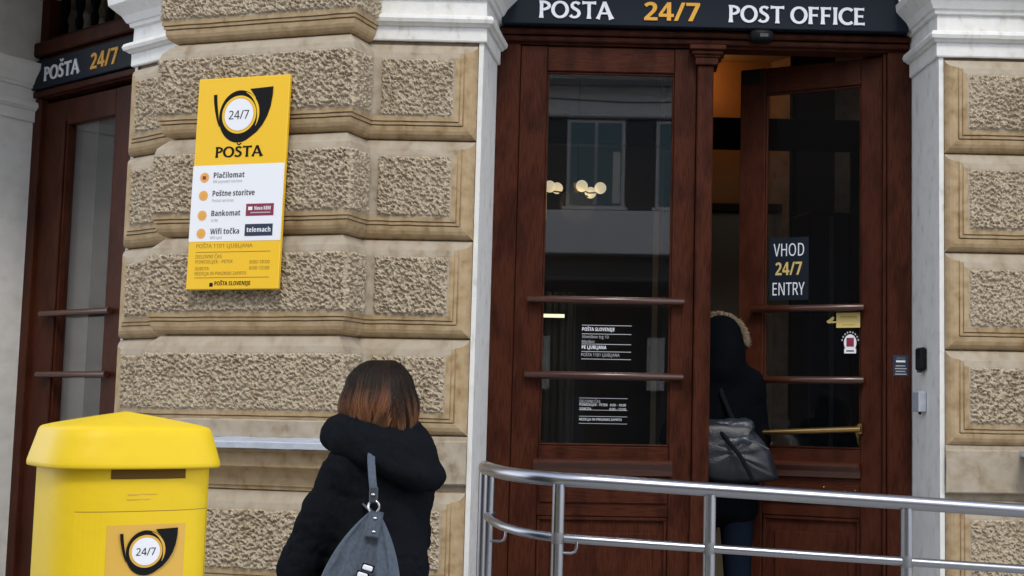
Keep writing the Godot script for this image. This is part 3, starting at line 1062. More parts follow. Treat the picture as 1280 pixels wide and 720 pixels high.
# ------------------------------------------------------------------ inside
func hall() -> void:
	struct("hall_floor", bb(Vector3(-4.6, 0.02, -9.9), Vector3(3.3, FLOOR - 0.004, -6.83), 0.0), M.hall_floor, "dark floor of the hall behind the doors", "floor")
	struct("hall_ceiling", bb(Vector3(-4.6, 4.08, -9.9), Vector3(3.3, 4.19, -7.05), 0.0), M.cream_wall, "warm lit ceiling of the hall behind the doors", "ceiling")
	var w := Node3D.new()
	w.name = numbered("hall_wall")
	add_child(w)
	tag(w, "orange back wall of the hall with a dark cornice, seen through the door", "wall", "", "structure")
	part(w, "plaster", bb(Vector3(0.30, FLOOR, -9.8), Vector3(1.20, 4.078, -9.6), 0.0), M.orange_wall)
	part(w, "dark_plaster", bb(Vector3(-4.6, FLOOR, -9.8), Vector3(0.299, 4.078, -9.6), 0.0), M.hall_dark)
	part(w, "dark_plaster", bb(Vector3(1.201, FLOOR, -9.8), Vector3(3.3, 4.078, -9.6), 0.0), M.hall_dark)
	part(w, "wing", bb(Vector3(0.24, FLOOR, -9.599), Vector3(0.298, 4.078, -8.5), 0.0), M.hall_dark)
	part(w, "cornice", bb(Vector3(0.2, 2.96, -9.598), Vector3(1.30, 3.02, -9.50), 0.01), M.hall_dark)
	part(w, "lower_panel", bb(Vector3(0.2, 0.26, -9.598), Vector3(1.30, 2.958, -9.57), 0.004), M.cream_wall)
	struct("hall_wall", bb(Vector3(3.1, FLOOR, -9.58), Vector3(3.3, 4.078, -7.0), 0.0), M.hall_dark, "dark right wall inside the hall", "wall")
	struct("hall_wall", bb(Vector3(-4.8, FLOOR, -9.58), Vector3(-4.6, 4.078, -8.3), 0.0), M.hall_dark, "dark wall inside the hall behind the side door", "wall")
	# dark partition behind the right half of the open door
	var pt := thing("partition", "dark brown partition inside the hall, right of the orange wall", "partition")
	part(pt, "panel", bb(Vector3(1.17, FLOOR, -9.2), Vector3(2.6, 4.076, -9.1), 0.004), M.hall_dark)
	part(pt, "trim", bb(Vector3(1.135, FLOOR, -9.22), Vector3(1.168, 4.076, -9.08), 0.004), M.black_frame)
	# black frame of the inner porch
	var fr := thing("inner_porch_frame", "black frame of the inner porch crossing behind the open door", "door frame")
	part(fr, "head", bb(Vector3(-0.66, 3.112, -8.05), Vector3(1.46, 3.292, -7.95), 0.004), M.black_frame)
	part(fr, "post", bb(Vector3(-0.66, FLOOR, -8.05), Vector3(-0.56, 3.111, -7.95), 0.004), M.black_frame)
	part(fr, "post", bb(Vector3(1.36, FLOOR, -8.05), Vector3(1.46, 3.111, -7.95), 0.004), M.black_frame)
	part(fr, "post", bb(Vector3(0.30, FLOOR, -8.05), Vector3(0.38, 3.111, -7.95), 0.004), M.black_frame)
	# dark service panel
	var ks := thing("service_kiosk", "tall dark blue kiosk standing inside behind the open door leaf", "kiosk")
	var kx := Transform3D(Basis(UP, 0.28), Vector3(1.32, 0, -8.55))
	part(ks, "cabinet", cb(Vector3(0, 1.52, 0), Vector3(0.42, 2.55, 0.30), 0.01, kx), M.kiosk_panel)
	part(ks, "edge_strip", cb(Vector3(-0.06, 1.52, 0.152), Vector3(0.03, 2.5, 0.006), 0.001, kx), M.slate_trim)
	# dim yellowish curtains behind the closed leaf
	var cu := thing("curtain", "dim yellowish curtain hanging behind the lower panes of the closed leaf", "curtain")
	var rows := []
	for y in [0.3, 2.3]:
		var r := PackedVector3Array()
		for i in 60:
			var t := i / 59.0
			r.append(Vector3(-0.66 + t * 0.34, y, -8.9 + 0.02 * sin(t * 46.0) + 0.01 * sin(t * 17.0)))
		rows.append(r)
	var b := MB.new(true)
	b.loft(rows, false, false, false)
	part(cu, "cloth", b.mesh(), M.curtain_cloth)
	# chandelier with globes
	var ch := thing("globe_chandelier", "chandelier of small glowing globes seen through the tall upper pane", "chandelier", Transform3D(Basis(), Vector3(-0.33, 3.02, -9.0)))
	part(ch, "stem", tub([Vector3(0, 0.01, 0), Vector3(0, 1.055, 0)], 0.006, 8), M.black_frame)
	part(ch, "hub", tub([Vector3(0, -0.03, 0), Vector3(0, 0.03, 0)], [0.02, 0.03], 10), M.brass)
	var at := [[-0.185, -0.005, 0.06], [-0.145, 0.015, -0.12], [0.03, 0.005, 0.05], [0.085, -0.015, -0.10], [0.155, -0.005, 0.04]]
	for q in at:
		var p := Vector3(q[0], q[1], q[2])
		part(ch, "arm", tub([Vector3.ZERO, p * 0.5 + Vector3(0, -0.035, 0), p + Vector3(0, -0.03, 0)], 0.005, 6), M.black_frame)
		var s := SphereMesh.new()
		s.radius = 0.040
		s.height = 0.08
		s.radial_segments = 20
		s.rings = 12
		var g := part(ch, "globe_lamp", s, M.globe_glow, Transform3D(Basis(), p))
		g.cast_shadow = GeometryInstance3D.SHADOW_CASTING_SETTING_ON
	var ol := OmniLight3D.new()
	ol.name = "globe_lamp_light"
	ol.light_color = Color(1.0, 0.82, 0.55)
	ol.light_energy = 0.03
	ol.light_size = 0.12
	ol.omni_range = 12
	ol.omni_attenuation = 2
	ol.shadow_enabled = true
	ol.position = Vector3(-0.33, 2.90, -8.95)
	add_child(ol)
	# strip lamp low on the back wall
	var sl := thing("strip_lamp", "short lit strip lamp glowing behind the middle pane of the closed leaf", "strip lamp", Transform3D(Basis(), Vector3(-0.46, 2.13, -8.75)))
	part(sl, "tube_lamp", tub([Vector3(-0.072, 0, 0), Vector3(0.072, 0, 0)], 0.012, 10), M.tube_glow)
	part(sl, "bracket", bb(Vector3(-0.085, -0.012, -0.06), Vector3(0.085, 0.018, -0.014), 0.003), M.black_frame)
	# ceiling lamp that warms the wall
	var cl := thing("ceiling_lamp", "round warm ceiling lamp inside the hall above the open doorway", "ceiling lamp", Transform3D(Basis(), Vector3(0.45, 4.02, -9.36)))
	var cy := CylinderMesh.new()
	cy.top_radius = 0.12
	cy.bottom_radius = 0.11
	cy.height = 0.06
	part(cl, "lamp_shade", cy, M.globe_glow, Transform3D(Basis(), Vector3(0, 0.028, 0)))
	var sp := OmniLight3D.new()
	sp.name = "ceiling_lamp_light"
	sp.light_color = Color(1.0, 0.66, 0.34)
	sp.light_energy = 0.055
	sp.light_size = 0.12
	sp.omni_range = 12
	sp.omni_attenuation = 2
	sp.shadow_enabled = true
	sp.position = Vector3(0.45, 3.93, -9.36)
	add_child(sp)

# ------------------------------------------------------------------ across the street (seen as a reflection in the panes)
func opposite_side() -> void:
	var o := thing("opposite_building", "pale building across the street, mirrored in the door panes", "building", Transform3D(Basis(UP, 0.03), Vector3(0, 0, 9.0)))
	part(o, "wall", bb(Vector3(-9, 0.0, 0.3), Vector3(7, 7.2, 7.0), 0.0), M.far_wall)
	part(o, "shop_front", bb(Vector3(-8.9, 0.0, 0.24), Vector3(6.9, 4.19, 0.299), 0.0), M.far_dark)
	part(o, "shop_band", bb(Vector3(-9.05, 4.2, -0.05), Vector3(7.05, 4.95, 0.298), 0.02), M.far_trim)
	part(o, "upper_band", bb(Vector3(-9.05, 6.60, 0.1), Vector3(7.05, 7.15, 0.298), 0.02), M.far_trim)
	part(o, "eaves", bb(Vector3(-9.2, 7.152, -0.4), Vector3(7.2, 7.30, 7.0), 0.03), M.far_trim)
	for i in range(-5, 5):
		var x := -0.54 + i * 1.54
		var w := part(o, "window", bb(Vector3(x - 0.50, 5.03, 0.2), Vector3(x + 0.50, 6.56, 0.297), 0.004), M.far_trim)
		for s in [-1, 1]:
			part(w, "pane", bb(Vector3(x + s * 0.235 - 0.205, 5.08, 0.16), Vector3(x + s * 0.235 + 0.205, 6.51, 0.199), 0.002), M.far_glass)
		part(w, "drape", cb(Vector3(x + 0.36, 5.55, 0.152), Vector3(0.13 + 0.05 * (i % 2), 0.9, 0.008), 0.0), M.far_wall)
		part(w, "sill", bb(Vector3(x - 0.56, 4.97, 0.02), Vector3(x + 0.56, 5.025, 0.297), 0.005), M.far_trim)
		part(o, "wall_panel", bb(Vector3(x + 0.53, 5.0, 0.22), Vector3(x + 1.01, 6.58, 0.296), 0.003), M.far_dark)
	for i in range(-3, 3):
		var x := i * 2.1 + 0.2
		var s := part(o, "shop_window", bb(Vector3(x - 0.9, 0.4, 0.2), Vector3(x + 0.9, 3.6, 0.239), 0.004), M.far_dark)
		part(s, "pane", bb(Vector3(x - 0.84, 0.46, 0.16), Vector3(x + 0.84, 3.5, 0.199), 0.002), M.shop_glass)
	for x in [-1.62, 2.98]:
		part(o, "downpipe", tub([Vector3(x, 0.1, 0.16), Vector3(x, 7.1, 0.16)], 0.05, 8), M.far_dark)
	part(o, "street_cable", tub([Vector3(-9, 7.0, -1.5), Vector3(-4, 6.72, -1.2), Vector3(0, 6.60, -1.0), Vector3(4, 6.68, -1.0), Vector3(7, 6.9, -1.1)], 0.014, 6), M.far_dark)
	for x in [-1.4, 0.55, 1.2]:
		part(o, "notice_panel", cb(Vector3(x, 2.35, 0.13), Vector3(0.30, 0.9, 0.02), 0.004), M.far_wall)
	part(o, "awning", bb(Vector3(-9, 3.62, -1.1), Vector3(7, 3.70, 0.298), 0.02), M.far_dark)

# ------------------------------------------------------------------ unseen dark building, added to darken what the open leaf reflects
func added_dark_building() -> void:
	var o := thing("added_dark_building", "unseen dark brown building added to darken the reflection in the open door leaf", "building", Transform3D(Basis(UP, 0.55), Vector3(-17, 0, 9.5)))
	part(o, "wall", bb(Vector3(-7, 0, -4), Vector3(7, 9.0, 4), 0.0), M.hall_dark)
	part(o, "cornice", bb(Vector3(-7.2, 8.7, -4.3), Vector3(7.2, 9.2, 4.2), 0.05), M.far_dark)
	for i in 5:
		for k in 2:
			var x := -5.4 + i * 2.7
			var y := 1.0 + k * 3.8
			var w := part(o, "window", bb(Vector3(x - 0.65, y, -4.08), Vector3(x + 0.65, y + 2.4, -4.001), 0.01), M.far_dark)
			part(w, "pane", bb(Vector3(x - 0.55, y + 0.1, -4.10), Vector3(x + 0.55, y + 2.3, -4.081), 0.0), M.far_glass)

# ------------------------------------------------------------------ the main double door
const DZ := -6.82

func panel_frame(parent: Node3D, lo: Vector3, hi: Vector3, w: float, m: Material) -> void:
	part(parent, "panel_moulding", bb(Vector3(lo.x, lo.y, lo.z), Vector3(hi.x, lo.y + w, hi.z), 0.004), m)
	part(parent, "panel_moulding", bb(Vector3(lo.x, hi.y - w, lo.z), Vector3(hi.x, hi.y, hi.z), 0.004), m)
	part(parent, "panel_moulding", bb(Vector3(lo.x, lo.y + w, lo.z), Vector3(lo.x + w, hi.y - w, hi.z), 0.004), m)
	part(parent, "panel_moulding", bb(Vector3(hi.x - w, lo.y + w, lo.z), Vector3(hi.x, hi.y - w, hi.z), 0.004), m)

# one leaf in its own frame: x from 0 to width, front face at z = 0; glass between gx0 and gx1
func door_leaf(leaf: Node3D, width: float, gx0: float, gx1: float, gtop: float, sill_x0: float, sill_x1: float, add_reflection_pane := false) -> void:
	var y0 := FLOOR + 0.012
	var t := 0.055
	part(leaf, "stile", bb(Vector3(0, y0, -t), Vector3(gx0, 3.392, 0), 0.004), M.wood)
	part(leaf, "stile", bb(Vector3(gx1, y0, -t), Vector3(width, 3.392, 0), 0.004), M.wood)
	part(leaf, "top_rail", bb(Vector3(gx0 + 0.001, gtop, -t), Vector3(gx1 - 0.001, 3.390, -0.001), 0.004), M.wood_across)
	part(leaf, "lock_rail", bb(Vector3(gx0 + 0.001, 0.985, -t), Vector3(gx1 - 0.001, 1.335, -0.001), 0.004), M.wood_across)
	part(leaf, "bottom_rail", bb(Vector3(gx0 + 0.001, y0, -t), Vector3(gx1 - 0.001, 0.44, -0.001), 0.004), M.wood_across)
	var w := gx1 - gx0
	part(leaf, "bottom_panel", bb(Vector3(gx0 + 0.002, 0.442, -0.045), Vector3(gx1 - 0.002, 0.984, -0.022), 0.002), M.wood)
	part(leaf, "raised_field", bb(Vector3(gx0 + 0.07, 0.51, -0.021), Vector3(gx1 - 0.07, 0.905, -0.009), 0.008), M.wood)
	var pf := node("panel_frame", leaf)
	panel_frame(pf, Vector3(gx0 + 0.003, 0.443, -0.020), Vector3(gx1 - 0.003, 0.983, -0.004), 0.018, M.wood)
	part(leaf, "apron_panel", bb(Vector3(gx0 + 0.012, 1.052, 0.0), Vector3(gx1 - 0.004, 1.150, 0.010), 0.005), M.wood_across)
	# weather sill below the pane
	var b := MB.new()
	var sec := PackedVector2Array([Vector2(0, 1.190), Vector2(0.020, 1.192), Vector2(0.022, 1.200), Vector2(0.030, 1.222), Vector2(0.046, 1.244), Vector2(0.050, 1.250), Vector2(0.050, 1.259), Vector2(0.044, 1.264), Vector2(0, 1.272)])
	b.plate(sec, sill_x1 - sill_x0, Transform3D(Basis(Vector3(0, 0, 1), UP, Vector3(1, 0, 0)), Vector3(sill_x0, 0, 0)))
	part(leaf, "weather_sill", b.mesh(), M.wood_gloss)
	# beads round the pane
	var bd := node("glazing_bead", leaf)
	panel_frame(bd, Vector3(gx0 - 0.001, 1.336, -0.030), Vector3(gx1 + 0.001, gtop - 0.001, -0.010), 0.012, M.wood)
	part(leaf, "pane", bb(Vector3(gx0 + 0.011, 1.348, -0.024), Vector3(gx1 - 0.011, gtop - 0.013, -0.018), 0.0), M.glass_coated)
	if add_reflection_pane:
		part(leaf, "reflection_pane", bb(Vector3(gx0 + 0.011, 1.348, -0.042), Vector3(gx1 - 0.011, gtop - 0.013, -0.036), 0.0), M.glass_coated)  # second pane, added to strengthen the reflection

func push_bar(leaf: Node3D, x0: float, x1: float, y: float) -> void:
	var bar := part(leaf, "guard_bar", tub([Vector3(x0, y, 0.036), Vector3(x0 + 0.004, y, 0.036), Vector3(x1 - 0.004, y, 0.036), Vector3(x1, y, 0.036)], [0.013, 0.0185, 0.0185, 0.013], 12), M.wood_gloss)
	for x in [x0 + 0.03, x1 - 0.03]:
		part(bar, "bracket", bb(Vector3(x - 0.012, y - 0.012, 0.0), Vector3(x + 0.012, y + 0.012, 0.022), 0.003), M.wood_across)

func main_door() -> void:
	var d := thing("double_door", "dark red-brown wooden double door with one glazed leaf open inward", "door")
	part(d, "jamb", bb(Vector3(-0.685, FLOOR, -6.92), Vector3(-0.560, 3.398, DZ + 0.012), 0.006), M.wood)
	part(d, "jamb", bb(Vector3(1.347, FLOOR, -6.92), Vector3(1.469, 3.398, DZ + 0.012), 0.006), M.wood)
	part(d, "jamb_stop", bb(Vector3(1.328, FLOOR, -6.94), Vector3(1.346, 3.398, DZ - 0.012), 0.003), M.wood)
	# head with stepped mouldings
	part(d, "head", bb(Vector3(-0.685, 3.400, -6.94), Vector3(1.469, 3.74, DZ), 0.004), M.wood_across)
	part(d, "head_moulding", bb(Vector3(-0.672, 3.412, DZ + 0.001), Vector3(1.460, 3.440, DZ + 0.026), 0.006), M.wood_across)
	part(d, "head_moulding", bb(Vector3(-0.672, 3.445, DZ + 0.001), Vector3(1.460, 3.478, DZ + 0.044), 0.008), M.wood_across)
	# fanlight above the board
	var fl := node("fanlight", d)
	part(fl, "rail", bb(Vector3(-0.672, 4.10, -6.92), Vector3(1.466, 4.199, DZ), 0.004), M.wood_across)
	for x in [-0.672, 0.0, 0.70, 1.386]:
		part(fl, "mullion", bb(Vector3(x, 3.741, -6.92), Vector3(x + 0.08, 4.099, DZ), 0.004), M.wood)
	part(fl, "pane", bb(Vector3(-0.6, 3.742, -6.88), Vector3(1.40, 4.098, -6.875), 0.0), M.glass_coated)
	# mullion shaped as a slim pilaster
	var mu := part(d, "mullion", bb(Vector3(0.356, FLOOR, -6.93), Vector3(0.440, 3.300, DZ + 0.036), 0.006), M.wood)
	part(mu, "base", bb(Vector3(0.348, FLOOR + 0.001, -6.925), Vector3(0.446, 1.150, DZ + 0.046), 0.005), M.wood)
	part(mu, "base_cap", bb(Vector3(0.346, 1.151, -6.925), Vector3(0.449, 1.166, DZ + 0.052), 0.004), M.wood)
	part(mu, "neck", bb(Vector3(0.344, 3.300, -6.925), Vector3(0.462, 3.338, DZ + 0.052), 0.004), M.wood)
	part(mu, "capital", bb(Vector3(0.336, 3.3385, -6.925), Vector3(0.474, 3.350, DZ + 0.058), 0.003), M.wood_across)
	part(mu, "capital", bb(Vector3(0.324, 3.3505, -6.925), Vector3(0.486, 3.372, DZ + 0.070), 0.006), M.wood_across)
	part(mu, "capital", bb(Vector3(0.312, 3.3725, -6.925), Vector3(0.500, 3.398, DZ + 0.085), 0.004), M.wood_across)
	# closed leaf
	var lf := node("closed_leaf", d, Transform3D(Basis(), Vector3(-0.558, 0, DZ)))
	door_leaf(lf, 0.912, 0.137, 0.797, 3.262, 0.118, 0.815, true)
	push_bar(lf, 0.066, 0.866, 2.072)
	push_bar(lf, 0.062, 0.866, 1.690)
	# frosted lettering on the pane
	var z := -0.0178
	var txt := node("pane_lettering", lf)
	var dy := 0.0
	for q in [[1.942, ""], [1.898, ""], [1.846, ""], [1.808, ""], [1.770, ""]]:
		part(txt, "rule", bb(Vector3(0.345, q[0] + 0.004, z), Vector3(0.598, q[0] + 0.007, z + 0.0008), 0.0), M.ink_pale)
	lettering(txt, "line", "POŠTA SLOVENIJE", M.letter_white, Vector3(0.347, 1.914, z), 0.017, 0.165, true, 0.0008)
	lettering(txt, "line", "Slomškov trg 10", M.ink_pale, Vector3(0.347, 1.877, z), 0.015, 0.135, false, 0.0008)
	lettering(txt, "line", "Maribor", M.ink_pale, Vector3(0.347, 1.857, z), 0.015, 0.065, false, 0.0008)
	lettering(txt, "line", "PE LJUBLJANA", M.letter_white, Vector3(0.347, 1.822, z), 0.017, 0.125, true, 0.0008)
	lettering(txt, "line", "POŠTA 1101 LJUBLJANA", M.ink_pale, Vector3(0.345, 1.785, z), 0.016, 0.195, false, 0.0008)
	for y in [1.572, 1.512, 1.480, 1.444]:
		part(txt, "rule", bb(Vector3(0.340, y + 0.004, z), Vector3(0.585, y + 0.0062, z + 0.0008), 0.0), M.ink_pale)
	lettering(txt, "line", "DELOVNI ČAS", M.ink_pale, Vector3(0.342, 1.553, z), 0.015, 0.105, false, 0.0008)
	lettering(txt, "line", "PONEDELJEK - PETEK   8:00 - 18:00", M.letter_white, Vector3(0.342, 1.535, z), 0.012, 0.235, false, 0.0008)
	lettering(txt, "line", "SOBOTA                       8:00 - 12:00", M.letter_white, Vector3(0.342, 1.517, z), 0.012, 0.235, false, 0.0008)
	lettering(txt, "line", "NEDELJA IN PRAZNIKI ZAPRTO", M.letter_white, Vector3(0.342, 1.461, z), 0.012, 0.215, false, 0.0008)
	# open leaf, hung on the right jamb and swung inward 25 degrees
	var a := deg_to_rad(26.5)
	var ox := Transform3D(Basis(Vector3(cos(a), 0, sin(a)), UP, Vector3(-sin(a), 0, cos(a))), Vector3(1.342 - cos(a) * 0.81, 0, -6.862 - sin(a) * 0.81))
	var op := node("open_leaf", d, ox)
	door_leaf(op, 0.81, 0.145, 0.682, 3.252, 0.135, 0.69)
	push_bar(op, 0.085, 0.716, 2.069)
	push_bar(op, 0.085, 0.716, 1.693)
	var br := part(op, "brass_bar", tub([Vector3(0.115, 1.412, 0.05), Vector3(0.70, 1.444, 0.05)], 0.0145, 12), M.brass)
	for q in [[0.135, 1.413], [0.69, 1.4435]]:
		part(br, "end_plate", cb(Vector3(q[0], q[1], 0.022), Vector3(0.022, 0.055, 0.044), 0.004), M.brass)
	part(op, "closer_box", bb(Vector3(0.02, 3.31, 0.001), Vector3(0.13, 3.37, 0.035), 0.004), M.black_plastic)
	for i in 9:
		var p := Vector3(rng.randf_range(0.3, 0.68), rng.randf_range(1.06, 1.145), 0.0101)
		part(op, "paint_chip", cb(p, Vector3(rng.randf_range(0.003, 0.009), rng.randf_range(0.003, 0.006), 0.0012), 0.0), M.pale_yellow)

# ------------------------------------------------------------------ the side-street door
func side_door() -> void:
	var o := vE - dL * 1.862 - nL * 0.47
	var d := thing("side_door", "brown glazed door in the side-street face under the small dark board", "door", frame_at(o, dL))
	part(d, "jamb", bb(Vector3(0.0, FLOOR, -0.1), Vector3(0.105, 3.428, 0.03), 0.005), M.wood)
	part(d, "stile", bb(Vector3(0.106, FLOOR, -0.06), Vector3(0.385, 3.398, 0.0), 0.004), M.wood)
	part(d, "stile_bead", bb(Vector3(0.335, 1.336, 0.0005), Vector3(0.372, 3.26, 0.014), 0.005), M.wood)
	part(d, "stile", bb(Vector3(0.905, FLOOR, -0.06), Vector3(1.14, 3.398, 0.0), 0.004), M.wood)
	part(d, "side_panel", bb(Vector3(1.141, FLOOR, -0.08), Vector3(1.885, 3.398, -0.01), 0.004), M.wood)
	part(d, "top_rail", bb(Vector3(0.386, 3.235, -0.06), Vector3(0.904, 3.397, -0.001), 0.004), M.wood_across)
	part(d, "lock_rail", bb(Vector3(0.386, FLOOR, -0.06), Vector3(0.904, 1.335, -0.001), 0.004), M.wood_across)
	part(d, "pane", bb(Vector3(0.387, 1.336, -0.034), Vector3(0.903, 3.234, -0.028), 0.0), M.glass_coated)
	part(d, "reflection_pane", bb(Vector3(0.387, 1.336, -0.052), Vector3(0.903, 3.234, -0.046), 0.0), M.glass_coated)  # extra pane added behind the first for stronger reflections
	for y in [2.052, 1.68]:
		var bar := part(d, "guard_bar", tub([Vector3(0.26, y, 0.036), Vector3(1.02, y, 0.036)], 0.0185, 10), M.wood_gloss)
		for x in [0.29, 0.99]:
			part(bar, "bracket", bb(Vector3(x - 0.012, y - 0.012, 0.0), Vector3(x + 0.012, y + 0.012, 0.022), 0.003), M.wood_across)
	part(d, "head", bb(Vector3(0.0, 3.43, -0.1), Vector3(1.885, 3.75, 0.02), 0.005), M.wood_across)
	part(d, "head_moulding", bb(Vector3(0.0, 3.435, 0.021), Vector3(1.87, 3.475, 0.05), 0.006), M.wood_across)
	part(d, "transom", bb(Vector3(0.0, 3.70, 0.021), Vector3(1.885, 3.79, 0.060), 0.008), M.wood_across)
	var fl := node("fanlight", d)
	part(fl, "post", bb(Vector3(0.0, 3.792, -0.1), Vector3(0.12, 4.199, 0.02), 0.004), M.wood)
	part(fl, "post", bb(Vector3(1.765, 3.792, -0.1), Vector3(1.885, 4.199, 0.02), 0.004), M.wood)
	part(fl, "rail", bb(Vector3(0.121, 3.792, -0.1), Vector3(1.764, 3.83, 0.0), 0.004), M.wood_across)
	part(fl, "pane", bb(Vector3(0.121, 3.831, -0.08), Vector3(1.764, 4.199, -0.074), 0.0), M.glass)
	for i in 9:
		var x := 0.21 + i * 0.175
		part(fl, "grille_bar", tub([Vector3(x, 3.83, -0.035), Vector3(x, 3.90, -0.035), Vector3(x, 3.94, -0.035), Vector3(x, 4.0, -0.035), Vector3(x, 4.199, -0.035)], [0.018, 0.026, 0.016, 0.030, 0.024], 10), M.black_frame)

# ------------------------------------------------------------------ boards and signs
func signs() -> void:
	# board over the main door
	var s := thing("fascia_board", "long dark board over the main door lettered white and amber", "sign", Transform3D(Basis(), Vector3(-0.655, 3.482, -6.775)))
	part(s, "board", bb(Vector3(0, 0, 0), Vector3(2.095, 0.172, 0.05), 0.004), M.navy_board)
	flared(s, "lettering", "POŠTA", M.letter_white, Vector3(0.190, 0.030, 0.0502), 0.090, 0.375)
	lettering(s, "numerals", "24/7", M.letter_amber, Vector3(0.729, 0.030, 0.0502), 0.094, 0.287, true, 0.006)
	flared(s, "lettering", "POST OFFICE", M.letter_white, Vector3(1.162, 0.030, 0.0502), 0.090, 0.703)
	part(s, "cable", tub([Vector3(2.03, 0.20, 0.09), Vector3(2.045, 0.13, 0.085), Vector3(2.062, 0.085, 0.075)], 0.006, 8), M.letter_white)
	part(s, "cable", tub([Vector3(0.05, 0.20, 0.09), Vector3(0.035, 0.15, 0.085), Vector3(0.022, 0.13, 0.075)], 0.005, 8), M.letter_white)
	# board over the side door
	var sx := frame_at(vE - dL * 1.842 - nL * 0.405, dL)
	s = thing("fascia_board", "short dark board over the side door, lettered white and amber", "sign", sx)
	part(s, "board", bb(Vector3(0.0, 3.482, -0.05), Vector3(1.82, 3.665, 0.0), 0.004), M.navy_board)
	flared(s, "lettering", "POŠTA", M.letter_white, Vector3(0.17, 3.52, 0.0002), 0.090, 0.40)
	lettering(s, "numerals", "24/7", M.letter_amber, Vector3(0.70, 3.52, 0.0002), 0.096, 0.29, true, 0.006)
	# big yellow board
	var tilt := 0.026
	var bx := Transform3D(Basis(dP, UP, nP), vK + dP * -0.742 + nP * 0.125 + UP * 2.045) * Transform3D(Basis(Vector3.RIGHT, -tilt), Vector3.ZERO)
	s = thing("wall_board", "tall yellow and white information board fixed to the corner pier", "sign", bx)
	var W := 0.49
	part(s, "panel", bb(Vector3(0, 0, -0.022), Vector3(W, 1.015, 0.0), 0.004), M.yellow_sign)
	part(s, "white_field", bb(Vector3(0.001, 0.228, 0.0002), Vector3(W - 0.001, 0.592, 0.0012), 0.0), M.sign_white)
	horn_emblem(s, Transform3D(Basis(), Vector3(0.232, 0.832, 0.0004)), 0.318, M.yellow_sign)
	flared(s, "lettering", "POŠTA", M.ink_black, Vector3(0.115, 0.628, 0.0004), 0.052, 0.25, 0.001)
	var rows := [["Plačilomat", 0.530, 0.165, "Bill payment machine", 0.155], ["Poštne storitve", 0.443, 0.225, "Postal services", 0.115], ["Bankomat", 0.348, 0.155, "ATM", 0.035], ["Wifi točka", 0.262, 0.155, "WiFi spot", 0.065]]
	var zz := 0.0014
	for r in rows:
		lettering(s, "line", r[0], M.ink_grey, Vector3(0.115, r[1], zz), 0.026, r[2], true, 0.0006)
		lettering(s, "small_line", r[3], M.ink_pale, Vector3(0.115, r[1] - 0.028, zz), 0.014, r[4], false, 0.0006)
		var ic := MB.new()
		var pl := PackedVector2Array()
		for i in 24:
			pl.append(Vector2(0.066, r[1] + 0.004) + Vector2(cos(TAU * i / 24), sin(TAU * i / 24)) * 0.024)
		ic.plate(pl, 0.0008, Transform3D(Basis(), Vector3(0, 0, zz)))
		var icn := part(s, "icon", ic.mesh(), M.orange_icon)
		part(icn, "glyph", bb(Vector3(0.056, r[1] - 0.005, zz + 0.001), Vector3(0.074, r[1] + 0.011, zz + 0.0016), 0.0), M.maroon if r[0] == "Plačilomat" else M.ochre_label)
	part(s, "red_tag", bb(Vector3(0.300, 0.345, zz), Vector3(0.446, 0.402, zz + 0.001), 0.0), M.maroon)
	lettering(s, "tag_text", "Nova KBM", M.sign_white, Vector3(0.345, 0.372, zz + 0.0012), 0.017, 0.085, true, 0.0006)
	part(s, "tag_mark", bb(Vector3(0.312, 0.372, zz + 0.0012), Vector3(0.334, 0.388, zz + 0.0018), 0.0), M.sign_white)
	part(s, "tag_rule", bb(Vector3(0.325, 0.357, zz + 0.0012), Vector3(0.430, 0.362, zz + 0.0018), 0.0), M.ink_pale)
	part(s, "blue_tag", bb(Vector3(0.300, 0.250, zz), Vector3(0.446, 0.306, zz + 0.001), 0.0), M.navy_tag)
	lettering(s, "tag_text", "telemach", M.sign_white, Vector3(0.310, 0.268, zz + 0.0012), 0.022, 0.126, true, 0.0006)
	var y0 := 0.0004
	lettering(s, "line", "POŠTA 1101 LJUBLJANA", M.ochre_ink, Vector3(0.045, 0.192, y0), 0.019, 0.30, false, 0.0006)
	lettering(s, "line", "DELOVNI ČAS", M.ochre_ink, Vector3(0.045, 0.148, y0), 0.017, 0.14, false, 0.0006)
	lettering(s, "line", "PONEDELJEK - PETEK", M.ochre_ink, Vector3(0.045, 0.120, y0), 0.016, 0.20, false, 0.0006)
	lettering(s, "line", "8:00-18:00", M.ochre_ink, Vector3(0.335, 0.120, y0), 0.016, 0.105, false, 0.0006)
	lettering(s, "line", "SOBOTA", M.ochre_ink, Vector3(0.045, 0.092, y0), 0.016, 0.075, false, 0.0006)
	lettering(s, "line", "8:00-12:00", M.ochre_ink, Vector3(0.335, 0.092, y0), 0.016, 0.105, false, 0.0006)
	lettering(s, "line", "NEDELJA IN PRAZNIKI ZAPRTO", M.ochre_ink, Vector3(0.045, 0.064, y0), 0.016, 0.275, false, 0.0006)
	for y in [0.176, 0.055]:
		part(s, "rule", bb(Vector3(0.045, y, y0), Vector3(0.440, y + 0.003, y0 + 0.0006), 0.0), M.ochre_ink)
	lettering(s, "line", "POŠTA SLOVENIJE", M.ink_black, Vector3(0.155, 0.014, y0), 0.019, 0.19, true, 0.0006)
	part(s, "mark", bb(Vector3(0.128, 0.014, y0), Vector3(0.146, 0.032, y0 + 0.0006), 0.0), M.ink_black)
	# entry plate on the open leaf
	var a := deg_to_rad(26.5)
	var ox := Transform3D(Basis(Vector3(cos(a), 0, sin(a)), UP, Vector3(-sin(a), 0, cos(a))), Vector3(1.342 - cos(a) * 0.81, 0, -6.862 - sin(a) * 0.81))
	s = thing("entry_plate", "small black plate on the open door leaf, white and gold letters", "sign", ox * Transform3D(Basis(), Vector3(0.171, 2.118, -0.017)))
	part(s, "panel", bb(Vector3(0, 0, 0), Vector3(0.222, 0.338, 0.004), 0.001), M.navy_board)
